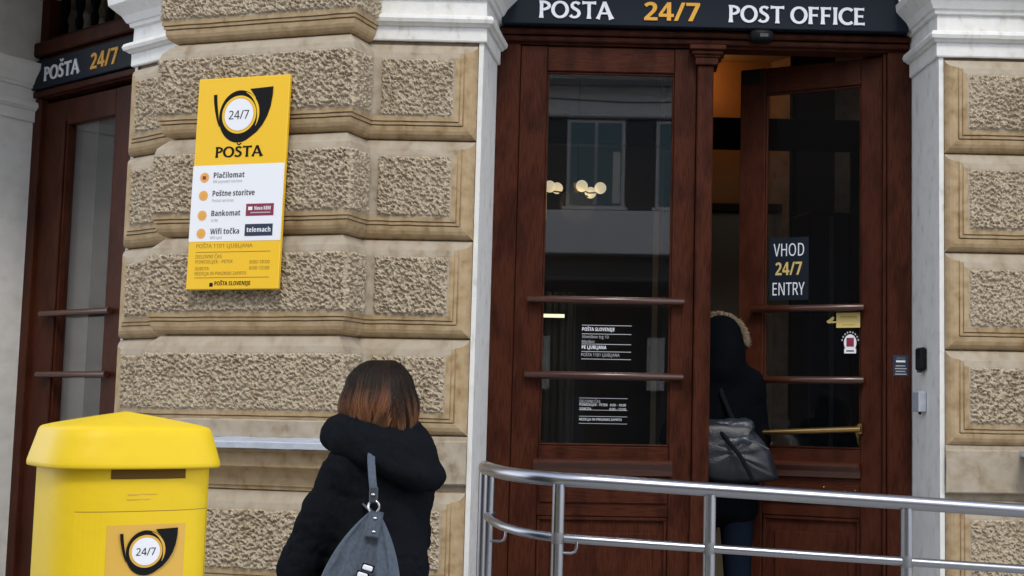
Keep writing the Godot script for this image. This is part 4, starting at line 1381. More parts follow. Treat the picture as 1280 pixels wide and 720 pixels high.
	lettering(s, "lettering", "VHOD", M.letter_white, Vector3(0.111, 0.238, 0.0042), 0.068, 0.172, false, 0.001, true)
	lettering(s, "numerals", "24/7", M.pale_yellow, Vector3(0.111, 0.136, 0.0042), 0.068, 0.150, true, 0.001, true)
	lettering(s, "lettering", "ENTRY", M.letter_white, Vector3(0.111, 0.028, 0.0042), 0.068, 0.180, false, 0.001, true)
	# pale yellow arrow notice
	s = thing("yellow_notice", "small pale yellow notice with a side pointer on the open leaf", "notice", ox * Transform3D(Basis(), Vector3(0.553, 1.967, 0.0012)))
	part(s, "card", bb(Vector3(0, 0, 0), Vector3(0.128, 0.078, 0.002), 0.0), M.pale_yellow)
	var b := MB.new()
	b.plate(PackedVector2Array([Vector2(-0.054, 0.034), Vector2(-0.018, 0.060), Vector2(-0.010, 0.050), Vector2(-0.022, 0.036), Vector2(-0.001, 0.034), Vector2(-0.001, 0.026), Vector2(-0.045, 0.024)]), 0.002)
	part(s, "pointer", b.mesh(), M.pale_yellow)
	for q in [[0.020, 0.056, 0.108, 0.004], [0.014, 0.049, 0.114, 0.003], [0.03, 0.013, 0.10, 0.003]]:
		part(s, "print_line", bb(Vector3(q[0], q[1], 0.0021), Vector3(q[2], q[1] + q[3], 0.0026), 0.0), M.ochre_ink)
	# round sticker
	s = thing("round_sticker", "round white and dark red sticker on the glass of the open leaf", "sticker", ox * Transform3D(Basis(), Vector3(0.628, 1.888, 0.0012)))
	b = MB.new()
	var el := PackedVector2Array()
	for i in 28:
		el.append(Vector2(cos(TAU * i / 28) * 0.034, sin(TAU * i / 28) * 0.044))
	b.plate(el, 0.001)
	part(s, "disc", b.mesh(), M.sign_white)
	part(s, "emblem", bb(Vector3(-0.020, -0.020, 0.0012), Vector3(0.020, 0.026, 0.0018), 0.0), M.maroon)
	part(s, "banner", bb(Vector3(-0.032, -0.055, 0.0012), Vector3(0.032, -0.030, 0.0018), 0.0), M.sign_white)
	part(s, "banner_line", bb(Vector3(-0.020, -0.046, 0.002), Vector3(0.020, -0.039, 0.0024), 0.0), M.ink_black)
	for i in 9:
		var t := deg_to_rad(lerpf(165, 15, i / 8.0))
		part(s, "rim_mark", cb(Vector3(cos(t) * 0.045, sin(t) * 0.056, 0.001), Vector3(0.007, 0.009, 0.001), 0.0, Transform3D()), M.ink_pale)
	# notice on the right jamb
	s = thing("jamb_notice", "small dark blue notice with pale lines on the right door jamb", "notice", Transform3D(Basis(), Vector3(1.374, 1.715, DZ + 0.0125)))
	part(s, "card", bb(Vector3(0, 0, 0), Vector3(0.080, 0.108, 0.0015), 0.0), M.navy_tag)
	part(s, "card_symbol", bb(Vector3(0.016, 0.066, 0.0017), Vector3(0.064, 0.098, 0.0022), 0.0), M.slate_suede)
	part(s, "stripe", bb(Vector3(0.016, 0.071, 0.0024), Vector3(0.064, 0.080, 0.0028), 0.0), M.sign_white)
	for i in 4:
		part(s, "print_line", bb(Vector3(0.014 - 0.004 * (i % 2), 0.050 - i * 0.014, 0.0017), Vector3(0.064 + 0.006 * (i % 2), 0.055 - i * 0.014, 0.0022), 0.0), M.ink_pale)

func small_fittings() -> void:
	var s := thing("motion_sensor", "black rounded motion sensor on the door head below the long board", "sensor", Transform3D(Basis(), Vector3(0.682, 3.452, DZ + 0.045)))
	var b := MB.new(true)
	var rings := []
	for q in [[0.0, 1.0], [0.03, 1.0], [0.05, 0.85], [0.058, 0.55], [0.059, 0.1]]:
		var r := PackedVector3Array()
		for i in 24:
			var a := TAU * i / 24
			var c := cos(a)
			var sn := sin(a)
			r.append(Vector3(signf(c) * pow(absf(c), 0.6) * 0.062 * q[1], signf(sn) * pow(absf(sn), 0.6) * 0.033 * q[1], q[0]))
		rings.append(r)
	b.loft(rings)
	part(s, "housing", b.mesh(), M.black_plastic)
	part(s, "lens", cb(Vector3(0.01, -0.005, 0.058), Vector3(0.045, 0.020, 0.006), 0.002), M.slate_trim)
	# on the white reveal right of the door
	var o := Vector3(1.5165, 0, -6.3965)
	var inn := (Vector3(1.4665, 0, -6.90) - o).normalized()
	var fr := Transform3D(Basis(inn * -1.0, UP, (inn * -1.0).cross(UP)), o)
	s = thing("entry_intercom", "slim black reader on the white reveal right of the door", "intercom", fr * Transform3D(Basis(), Vector3(-0.225, 1.735, 0.0)))
	part(s, "housing", cb(Vector3(0, 0.06, 0.019), Vector3(0.09, 0.115, 0.034), 0.010), M.black_plastic)
	part(s, "clip", cb(Vector3(-0.01, 0.0, 0.022), Vector3(0.03, 0.012, 0.02), 0.002), M.slate_trim)
	s = thing("key_box", "small grey metal box under the black reader on the white reveal", "box", fr * Transform3D(Basis(), Vector3(-0.245, 1.535, 0.0)))
	part(s, "housing", cb(Vector3(0, 0.05, 0.022), Vector3(0.11, 0.100, 0.040), 0.004), M.zinc)
	part(s, "button", cb(Vector3(0.01, -0.006, 0.022), Vector3(0.014, 0.012, 0.012), 0.002), M.black_plastic)

# ------------------------------------------------------------------ handrail
func handrail() -> void:
	var h := thing("handrail", "stainless steel ramp handrail of two tubes curving back at its left end", "handrail")
	var zf := -5.30
	# height of the upper tube along x; the lower one runs 0.222 below
	var ytop := func(x: float) -> float: return 1.242 - 0.052 * (x + 0.237)
	var path := []
	for x in [4.2, 3.0, 2.0, 1.6, 1.2, 0.8, 0.4, 0.1, -0.1]:
		path.append(Vector3(x, ytop.call(x), zf))
	var bend := [Vector3(-0.22, 0, -5.31), Vector3(-0.32, 0, -5.35), Vector3(-0.40, 0, -5.41), Vector3(-0.47, 0, -5.50), Vector3(-0.52, 0, -5.60), Vector3(-0.555, 0, -5.70)]
	var up := path.duplicate()
	for i in bend.size():
		var q: Vector3 = bend[i]
		q.y = ytop.call(-0.1) + 0.0045 * (i + 1)
		up.append(q)
	up.append(Vector3(-0.575, 1.256, -5.80))
	up.append(Vector3(-0.592, 1.257, -5.90))
	up.append(Vector3(-0.602, 1.257, -6.0))
	part(h, "top_tube", tub(up, 0.028, 18), M.steel)
	var low := []
	for q in path:
		low.append(q - Vector3(0, 0.2275, 0))
	for i in bend.size():
		var q: Vector3 = bend[i]
		q.y = ytop.call(-0.1) - 0.2275 + 0.0060 * (i + 1) + pow(i / 5.0, 2.0) * 0.02
		low.append(q)
	low.append(Vector3(-0.545, 1.062, -5.79))
	part(h, "lower_tube", tub(low, 0.0175, 16), M.steel)
	for x in [-0.241, 0.350, 1.123, 2.0, 2.9, 3.8]:
		var yt: float = ytop.call(x)
		var p := part(h, "post", tub([Vector3(x, 0.02, zf), Vector3(x, yt - 0.02, zf)], 0.0245, 16), M.steel)
		part(p, "weld", tub([Vector3(x, yt - 0.2275 - 0.022, zf), Vector3(x, yt - 0.2275 - 0.012, zf), Vector3(x, yt - 0.2275 + 0.012, zf), Vector3(x, yt - 0.2275 + 0.022, zf)], [0.0246, 0.0252, 0.0253, 0.0246], 16), M.dull_steel)
		part(p, "base_flange", tub([Vector3(x, 0.004, zf), Vector3(x, 0.02, zf)], 0.05, 18), M.steel)
	for q in [Vector3(-0.555, 0, -5.74), Vector3(-0.595, 0, -5.90)]:
		var p := part(h, "post", tub([q + Vector3(0, FLOOR + 0.01, 0), q + Vector3(0, 1.24, 0)], 0.0225, 16), M.steel)
		part(p, "base_flange", tub([q + Vector3(0, FLOOR, 0), q + Vector3(0, FLOOR + 0.014, 0)], 0.05, 18), M.steel)
	for q in [[Vector3(-0.535, 0.960, -5.72), 1.0], [Vector3(-0.222, 0.958, zf), 0.85]]:
		var o: Vector3 = q[0]
		part(h, "tube_bracket", tub([o, o + Vector3(0.035, 0.0, 0.006), o + Vector3(0.05, 0.006, 0.008), o + Vector3(0.056, 0.022, 0.008), o + Vector3(0.056, 0.048, 0.006)], 0.0055, 8), M.steel)

# ------------------------------------------------------------------ yellow letter box
func box_ring(sx: float, sz: float, y: float, bulge: float, cz := 0.0) -> PackedVector3Array:
	var r := PackedVector3Array()
	var n := 72
	for i in n:
		var a := TAU * i / n
		var c := cos(a)
		var s := sin(a)
		var e := 0.44
		var x := signf(c) * pow(absf(c), e) * sx
		var z := signf(s) * pow(absf(s), e) * sz
		if z > 0.0:
			z += bulge * (1.0 - pow(x / sx, 2.0)) * (z / sz)
		r.append(Vector3(x, y, z + cz))
	return r

# patch of the curved front, proud of the body by d
func front_patch(x0: float, x1: float, y0: float, y1: float, d: float, thick: float) -> ArrayMesh:
	var b := MB.new()
	var n := 28
	var f := func(x: float) -> float:
		var z := pow(maxf(1e-4, 1.0 - pow(absf(x) / 0.209, 4.5455)), 0.22)
		return 0.19 * z + 0.030 * (1.0 - pow(x / 0.209, 2.0)) * z
	var rows := []
	for q in [[y0, d - thick], [y0, d], [y1, d], [y1, d - thick]]:
		var r := PackedVector3Array()
		for i in n + 1:
			var x := lerpf(x0, x1, float(i) / n)
			r.append(Vector3(x, q[0], f.call(x) + q[1]))
		rows.append(r)
	b.loft(rows, false, false, false)
	for j in [0, n]:
		b.quad(rows[0][j], rows[1][j], rows[2][j], rows[3][j])
	return b.mesh()

func postbox() -> void:
	var a := 0.60
	var c := Vector3(-1.395 + cos(a) * 0.125 - sin(a) * 0.20, 0, -3.62 - sin(a) * 0.125 - cos(a) * 0.20)
	var p := thing("letter_box", "yellow plastic letter box with a domed lid, standing on the pavement", "letter box", Transform3D(Basis(UP, a), c))
	var b := MB.new(true)
	b.loft([box_ring(0.204, 0.184, 0.40, 0.03), box_ring(0.209, 0.19, 0.42, 0.03), box_ring(0.209, 0.19, 1.345, 0.03)])
	part(p, "body", b.mesh(), M.yellow_plastic)
	b = MB.new(true)
	var rings := [box_ring(0.216, 0.198, 1.352, 0.03), box_ring(0.225, 0.208, 1.333, 0.032), box_ring(0.2325, 0.216, 1.331, 0.032), box_ring(0.2345, 0.218, 1.336, 0.032)]
	for i in 5:
		var t := i / 4.0
		rings.append(box_ring(lerpf(0.2340, 0.2105, t), lerpf(0.2175, 0.192, t), lerpf(1.345, 1.432, t), 0.031))
	rings.append(box_ring(0.2065, 0.188, 1.4385, 0.03))
	rings.append(box_ring(0.201, 0.182, 1.4420, 0.03))
	for i in 7:
		var t := (i + 1) / 7.0
		rings.append(box_ring(0.201 * (1.0 - t) + 0.006, 0.182 * (1.0 - t) + 0.006, 1.4420 + 0.046 * (t - 0.12 * t * t), 0.028 * (1.0 - t)))
	b.loft(rings, true, true)
	part(p, "lid", b.mesh(), M.yellow_plastic)
	part(p, "painted_slot", front_patch(-0.085, 0.112, 1.304, 1.330, 0.0012, 0.008), M.slot_shade)  # flat patch; the dark of the slot is painted into its colour
	var dr := part(p, "front_door", front_patch(-0.165, 0.188, 0.46, 1.217, 0.0006, 0.009), M.yellow_plastic)
	part(dr, "seam_shade", front_patch(-0.165, 0.1905, 1.2172, 1.2194, 0.0009, 0.006), M.ochre_ink)  # thin strip coloured dark for the shade in the door seam
	part(dr, "seam_shade", front_patch(0.1884, 0.1904, 0.46, 1.2171, 0.0009, 0.006), M.ochre_ink)  # the same painted seam shade down the right edge
	part(dr, "label", front_patch(-0.088, 0.118, 0.72, 1.183, 0.0016, 0.003), M.ochre_label)
	horn_emblem(dr, Transform3D(Basis(UP, 0.0), Vector3(0.012, 1.112, 0.2232)), 0.150, M.ochre_label)
	flared(dr, "lettering", "POŠTA", M.ink_black, Vector3(-0.05, 0.985, 0.2232), 0.030, 0.125, 0.001)
	var tx := node("faint_print", p)
	for q in [[-0.040, 1.262, 0.030], [-0.006, 1.2625, 0.040], [-0.042, 1.249, 0.060]]:
		part(tx, "print_line", front_patch(q[0], q[0] + q[2], q[1], q[1] + 0.0028, 0.0006, 0.003), M.ochre_label)
	b = MB.new()
	b.box(Vector3(0, 0.20, 0), Vector3(0.20, 0.40, 0.16), 0.008)
	part(p, "pedestal", b.mesh(), M.zinc)
	part(p, "foot_plate", cb(Vector3(0, 0.012, 0), Vector3(0.36, 0.022, 0.30), 0.004), M.zinc)

# ------------------------------------------------------------------ people
func strands(n: int, fn: Callable, width: float, seg: int, sd: int) -> ArrayMesh:
	# fn(i, rng) gives [points, colours]; each strand is a narrow ribbon
	var r := RandomNumberGenerator.new()
	r.seed = sd
	var P := PackedVector3Array()
	var N := PackedVector3Array()
	var C := PackedColorArray()
	var I := PackedInt32Array()
	for i in n:
		var q: Array = fn.call(i, r)
		var pts: Array = q[0]
		var base := P.size()
		for k in pts.size():
			var t: Vector3 = (pts[mini(k + 1, pts.size() - 1)] - pts[maxi(k - 1, 0)]).normalized()
			var o: Vector3 = q[2][k]
			var sd2 := t.cross(o).normalized()
			var w := width * (1.0 - 0.75 * pow(float(k) / (pts.size() - 1), 3.0))
			var nn := sd2.cross(t).normalized()
			P.append(pts[k] - sd2 * w * 0.5)
			P.append(pts[k] + nn * w * 0.30)
			P.append(pts[k] + sd2 * w * 0.5)
			N.append((nn - sd2).normalized()); N.append(nn); N.append((nn + sd2).normalized())
			for z in 3: C.append(q[1][k])
		for k in pts.size() - 1:
			for z in 2:
				var a := base + k * 3 + z
				I.append_array(PackedInt32Array([a, a + 3, a + 1, a + 1, a + 3, a + 4]))
	# keep the faces clockwise seen from their normals
	for t in range(0, I.size(), 3):
		var g := (P[I[t + 2]] - P[I[t]]).cross(P[I[t + 1]] - P[I[t]])
		if g.dot(N[I[t]]) < 0.0:
			var z := I[t + 1]
			I[t + 1] = I[t + 2]
			I[t + 2] = z
	var arr := []
	arr.resize(Mesh.ARRAY_MAX)
	arr[Mesh.ARRAY_VERTEX] = P
	arr[Mesh.ARRAY_NORMAL] = N
	arr[Mesh.ARRAY_COLOR] = C
	arr[Mesh.ARRAY_INDEX] = I
	var m := ArrayMesh.new()
	m.add_surface_from_arrays(Mesh.PRIMITIVE_TRIANGLES, arr)
	return m

# head in its own frame: chin down, face towards -z, centre of the skull at the origin
func head_prims() -> Array:
	return [
		[Vector3(0, 0.022, 0.012), Vector3(0, 0.022, 0.012), 0.098, 0.098, Vector3(0.80, 0.96, 1.0)],
		[Vector3(0, -0.030, -0.028), Vector3(0, -0.075, -0.048), 0.066, 0.042, Vector3(0.92, 1, 1)],
		[Vector3(0, -0.098, -0.062), Vector3(0, -0.100, -0.060), 0.022, 0.022],
		[Vector3(0, 0.002, -0.086), Vector3(0, -0.030, -0.104), 0.010, 0.014],
		[Vector3(-0.012, -0.034, -0.096), Vector3(0.012, -0.034, -0.096), 0.009, 0.009],
		[Vector3(-0.030, 0.020, -0.080), Vector3(0.030, 0.020, -0.080), 0.013, 0.013],
		[Vector3(-0.044, -0.024, -0.062), Vector3(-0.036, -0.026, -0.066), 0.022, 0.02],
		[Vector3(0.044, -0.024, -0.062), Vector3(0.036, -0.026, -0.066), 0.022, 0.02],
		[Vector3(-0.016, -0.064, -0.086), Vector3(0.016, -0.064, -0.086), 0.008, 0.008],
		[Vector3(-0.013, -0.074, -0.083), Vector3(0.013, -0.074, -0.083), 0.009, 0.009],
		[Vector3(-0.079, -0.012, 0.010), Vector3(-0.081, 0.016, 0.016), 0.012, 0.015, Vector3(0.6, 1, 1)],
		[Vector3(0.079, -0.012, 0.010), Vector3(0.081, 0.016, 0.016), 0.012, 0.015, Vector3(0.6, 1, 1)],
		[Vector3(0, -0.06, 0.020), Vector3(0, -0.16, 0.040), 0.052, 0.056],
	]

func face_parts(h: Node3D) -> void:
	for s in [-1, 1]:
		var e := SphereMesh.new()
		e.radius = 0.0125
		e.height = 0.025
		var eye := part(h, "eye", e, M.eye_white, Transform3D(Basis(), Vector3(s * 0.031, 0.001, -0.074)))
		var i := SphereMesh.new()
		i.radius = 0.006
		i.height = 0.012
		part(h, "iris", i, M.eye_dark, Transform3D(Basis(), Vector3(s * 0.031, 0.001, -0.0825)))
		part(h, "eyebrow", tub([Vector3(s * 0.014, 0.020, -0.092), Vector3(s * 0.032, 0.026, -0.087), Vector3(s * 0.048, 0.020, -0.074)], [0.003, 0.0035, 0.0015], 6), M.eye_dark)
	part(h, "lips", tub([Vector3(-0.022, -0.069, -0.086), Vector3(-0.008, -0.067, -0.0935), Vector3(0.008, -0.067, -0.0935), Vector3(0.022, -0.069, -0.086)], [0.002, 0.005, 0.005, 0.002], 8), M.lip)

func hand_prims(w: Vector3, dir: Vector3, side: Vector3) -> Array:
	var palm := dir.cross(side).normalized()
	var out := [[w, w + dir * 0.075, 0.026, 0.034, Vector3.ONE]]
	for i in 4:
		var s := (i - 1.5) * 0.019
		var len: float = [0.066, 0.076, 0.072, 0.056][i]
		var k := w + dir * 0.088 + side * s
		var m := k + dir * len * 0.5 + palm * 0.006
		var t := m + dir * len * 0.38 + palm * 0.028
		out.append([k, m, 0.0095, 0.009])
		out.append([m, t, 0.009, 0.0075])
	var b := w + dir * 0.03 - side * 0.032
	out.append([b, b + dir * 0.04 - side * 0.018 + palm * 0.01, 0.013, 0.011])
	out.append([b + dir * 0.04 - side * 0.018 + palm * 0.01, b + dir * 0.068 - side * 0.012 + palm * 0.022, 0.011, 0.009])
	return out

func woman() -> void:
	var o := Vector3(-0.885, 0, -5.02)
	var w := thing("person", "woman with copper-tipped bob seen from behind, black coat with a big draped hood", "person", Transform3D(Basis(), o))
	# she faces away and to the left
	var f := Vector3(-0.74, 0, -0.67).normalized()
	var l := Vector3(f.z, 0, -f.x)            # her left
	var at := func(left: float, y: float, fwd: float) -> Vector3: return l * left + f * fwd + UP * y
	# coat: trunk, skirt and both sleeves as one body
	var sh_l: Vector3 = at.call(0.165, 1.285, 0.0)
	var sh_r: Vector3 = at.call(-0.165, 1.285, 0.0)
	var el_l := Vector3(-0.272, 0.925, 0.075)
	var wr_l := Vector3(-0.268, 0.735, -0.13)
	var el_r: Vector3 = at.call(-0.215, 1.00, 0.09)
	var wr_r: Vector3 = at.call(-0.10, 0.96, 0.30)
	var pr := [
		[at.call(0.0, 1.30, 0.0), at.call(0, 1.12, 0.01), 0.135, 0.150],
		[at.call(0.075, 1.27, -0.01), at.call(0.085, 1.05, 0.0), 0.105, 0.115],
		[at.call(-0.075, 1.27, -0.01), at.call(-0.085, 1.05, 0.0), 0.105, 0.115],
		[at.call(0, 1.10, 0.0), at.call(0, 0.92, -0.01), 0.145, 0.165],
		[at.call(0.07, 0.92, -0.01), at.call(0.08, 0.58, -0.01), 0.125, 0.135],
		[at.call(-0.07, 0.92, -0.01), at.call(-0.08, 0.58, -0.01), 0.125, 0.135],
		[at.call(-0.08, 1.33, 0), at.call(0.08, 1.33, 0), 0.085, 0.085],
		[sh_l, sh_l.lerp(el_l, 0.5), 0.080, 0.072],
		[sh_l.lerp(el_l, 0.5), el_l, 0.072, 0.070],
		[el_l, wr_l, 0.068, 0.056],
		[sh_r, el_r, 0.082, 0.068],
		[el_r, wr_r, 0.068, 0.056],
	]
	var wr := func(p: Vector3) -> float:
		return 0.015 * wob.get_noise_3d(p.x * 5.0 + p.y * 1.5, p.y * 2.8 + 3.0, p.z * 5.0) - 0.009 * pow(maxf(0.0, 1.0 - absf(wob.get_noise_3d(p.x * 4.0 + p.y * 3.0, p.y * 6.0, p.z * 4.0 + 8.0)) * 5.0), 2.0) + 0.003 * wob.get_noise_3d(p.x * 13.0 + 5.0, p.y * 9.0, p.z * 13.0)
	part(w, "coat", body_mesh(pr, 0.013, 0.05, wr), M.black_cloth)
	# draped hood round the neck, lower behind
	var hc := Vector3(-0.02, 1.40, 0.03)
	var hp := []
	var ring := [Vector3(-0.158, 1.402, 0.080), Vector3(-0.100, 1.372, 0.150), Vector3(-0.01, 1.338, 0.172), Vector3(0.080, 1.298, 0.155), Vector3(0.150, 1.262, 0.110), Vector3(0.186, 1.258, 0.03), Vector3(0.135, 1.33, -0.08), Vector3(0.03, 1.37, -0.14), Vector3(-0.08, 1.40, -0.14), Vector3(-0.160, 1.41, -0.04)]
	var upper := [Vector3(-0.112, 1.452, 0.065), Vector3(-0.070, 1.450, 0.105), Vector3(-0.005, 1.442, 0.122), Vector3(0.055, 1.432, 0.105), Vector3(0.092, 1.425, 0.070), Vector3(0.100, 1.425, 0.020), Vector3(0.080, 1.43, -0.05), Vector3(0.02, 1.44, -0.085), Vector3(-0.06, 1.45, -0.085), Vector3(-0.110, 1.455, -0.02)]
	for i in ring.size():
		var k2 := (i + 1) % ring.size()
		hp.append([ring[i], ring[k2], 0.037, 0.037])
		hp.append([upper[i], upper[k2], 0.026, 0.026])
		for h2 in [0.0, 0.5]:
			var u2: Vector3 = upper[i].lerp(upper[k2], h2)
			var r2: Vector3 = ring[i].lerp(ring[k2], h2)
			var mid := u2.lerp(r2, 0.5) + Vector3(r2.x, 0.0, r2.z - 0.02).normalized() * 0.014 + Vector3(0, 0.006, 0)
			hp.append([u2, mid, 0.030, 0.036])
			hp.append([mid, r2, 0.036, 0.037])
	var wr2 := func(p: Vector3) -> float:
		return 0.013 * wob.get_noise_3d(p.x * 5.0, p.y * 8.0 + p.x * 6.0, p.z * 5.0) + 0.0015 * wob.get_noise_3dv(p * 15.0)
	part(w, "hood", body_mesh(hp, 0.011, 0.045, wr2), M.black_cloth)
	# legs and boots below the coat
	for s in [1, -1]:
		part(w, "trouser_leg", tub([at.call(s * 0.085, 0.75, 0), at.call(s * 0.09, 0.48, 0.01), at.call(s * 0.09, 0.30, 0)], [0.085, 0.066, 0.060], 14), M.denim_dark)
		part(w, "boot", body_mesh([[at.call(s * 0.09, 0.34, -0.01), at.call(s * 0.09, 0.09, -0.01), 0.062, 0.046], [at.call(s * 0.09, 0.05, -0.03), at.call(s * 0.10, 0.042, 0.13), 0.046, 0.038, Vector3.ONE]], 0.012, 0.03), M.leather_black)
	# hands, each a mesh of its own at the cuffs
	for q in [[wr_l, el_l, l], [wr_r, el_r, -l]]:
		var d: Vector3 = (q[0] - q[1]).normalized()
		var sd: Vector3 = (f - d * f.dot(d)).normalized()
		part(w, "hand", body_mesh(hand_prims(q[0], d, -sd), 0.0045, 0.008), M.skin)
	# head, looking where she walks
	var hb := Basis(-l, UP, -f)   # x to her right, -z forward
	var h := node("head", w, Transform3D(hb, Vector3(-0.018, 1.545, 0.035)))
	part(h, "face", body_mesh(head_prims(), 0.006, 0.022), M.skin)
	face_parts(h)
	# hair: many strands from a parting, hanging to the nape
	var cap := SphereMesh.new()
	cap.radius = 0.1
	cap.height = 0.2
	var dark := lin(0.012, 0.008, 0.006)
	var hair_fn := func(i: int, r: RandomNumberGenerator) -> Array:
		var clump := i % 260
		var cr := RandomNumberGenerator.new()
		cr.seed = clump * 77 + 5
		var az := cr.randf() * TAU
		var tint := cr.randf()
		var lift := cr.randf_range(-0.002, 0.009) + r.randf_range(0.0, 0.006)
		var spread := r.randf_range(-1.0, 1.0)
		var aw := wrapf(az, -PI, PI)              # 0 looks forward; the face stays open
		if absf(aw) < 0.8:
			az = signf(aw if aw != 0.0 else 1.0) * cr.randf_range(0.8, 1.4)
		var sweep := cr.randf_range(-0.35, 0.35)  # the lock drifts round the head as it falls
		var len := cr.randf_range(0.90, 1.05) * r.randf_range(0.88, 1.02)
		var layer := 1.0 if clump % 4 else cr.randf_range(0.62, 0.85)
		var curl := cr.randf_range(-0.024, 0.012) + (0.016 if az > PI * 0.8 and az < PI * 1.15 else 0.0)
		var wav := cr.randf() * TAU
		var amp := cr.randf_range(0.003, 0.012)
		# the parting runs back over the crown, a little to her right
		var root := Vector3(0.022 + r.randf_range(-0.006, 0.006), 0.126, clampf(-cos(az), -1.0, 1.0) * 0.034 + r.randf_range(-0.014, 0.014))
		var copper := clampf(0.10 + 0.85 * smoothstep(0.40, 0.90, tint) + 0.38 * clampf(sin(az) * -0.9 - cos(az) * -0.1, -0.4, 1.0), 0.05, 1.0)
		var start := lerpf(0.62, 0.30, copper) + cr.randf_range(-0.08, 0.10)
		var pts := []
		var col := []
		var out := []
		var bright := r.randf_range(0.75, 1.2)
		for k in 12:
			var t := k / 11.0 * len * layer
			var a2 := az + sweep * t * t + spread * lerpf(0.13, 0.085, t)
			var dir := Vector3(sin(a2), 0, -cos(a2))
			var side := Vector3(cos(a2), 0, sin(a2))
			var y: float
			var rad: float
			if t < 0.42:
				var q := t / 0.42 * PI * 0.5
				y = 0.030 + 0.104 * cos(q)
				rad = sin(q)
			else:
				var q := (t - 0.42) / 0.58
				y = 0.030 - 0.158 * q
				rad = 1.0 + 0.30 * sin(minf(q, 1.0) * PI * 0.70) - 0.30 * q * q
			var p := Vector3(dir.x * (0.106 + lift) * rad, y + lift * 0.7, dir.z * (0.120 + lift) * rad + 0.012)
			if t < 0.42:
				p = root.lerp(p, smoothstep(0.0, 0.34, t))
				p += (dir * 0.5 + UP) * 0.010 * sin(clampf(t / 0.3, 0.0, 1.0) * PI)
			p += side * amp * sin(t * 7.0 + wav) * smoothstep(0.2, 0.8, t)
			p += dir * curl * pow(maxf(0.0, t - 0.66) / 0.34, 1.5)
			pts.append(p)
			out.append((dir * maxf(0.15, rad) + UP * (1.0 if t < 0.2 else 0.25)).normalized())
			var g := smoothstep(start, start + 0.40, t) * (0.25 + 0.75 * copper)
			var c0 := Color(0.009, 0.006, 0.0045).lerp(Color(0.026, 0.014, 0.009), tint * 0.5 + r.randf() * 0.2)
			col.append(c0.lerp(Color(0.215, 0.088, 0.044).lerp(Color(0.34, 0.175, 0.09), smoothstep(0.72, 1.0, t) * (0.4 + 0.6 * tint)) * bright, clampf(g, 0.0, 1.0)))
		return [pts, col, out]
	part(h, "scalp_hair", body_mesh([[Vector3(0, 0.026, 0.014), Vector3(0, 0.026, 0.014), 0.108, 0.108, Vector3(0.90, 0.98, 1.02)], [Vector3(0, -0.02, 0.045), Vector3(0, -0.09, 0.050), 0.092, 0.080]], 0.010, 0.03), mat("hair_under", lin(0.016, 0.010, 0.007), 0.6))
	part(h, "hair", strands(13000, hair_fn, 0.0015, 12, 3), M.hair)
	shoulder_bag(o)

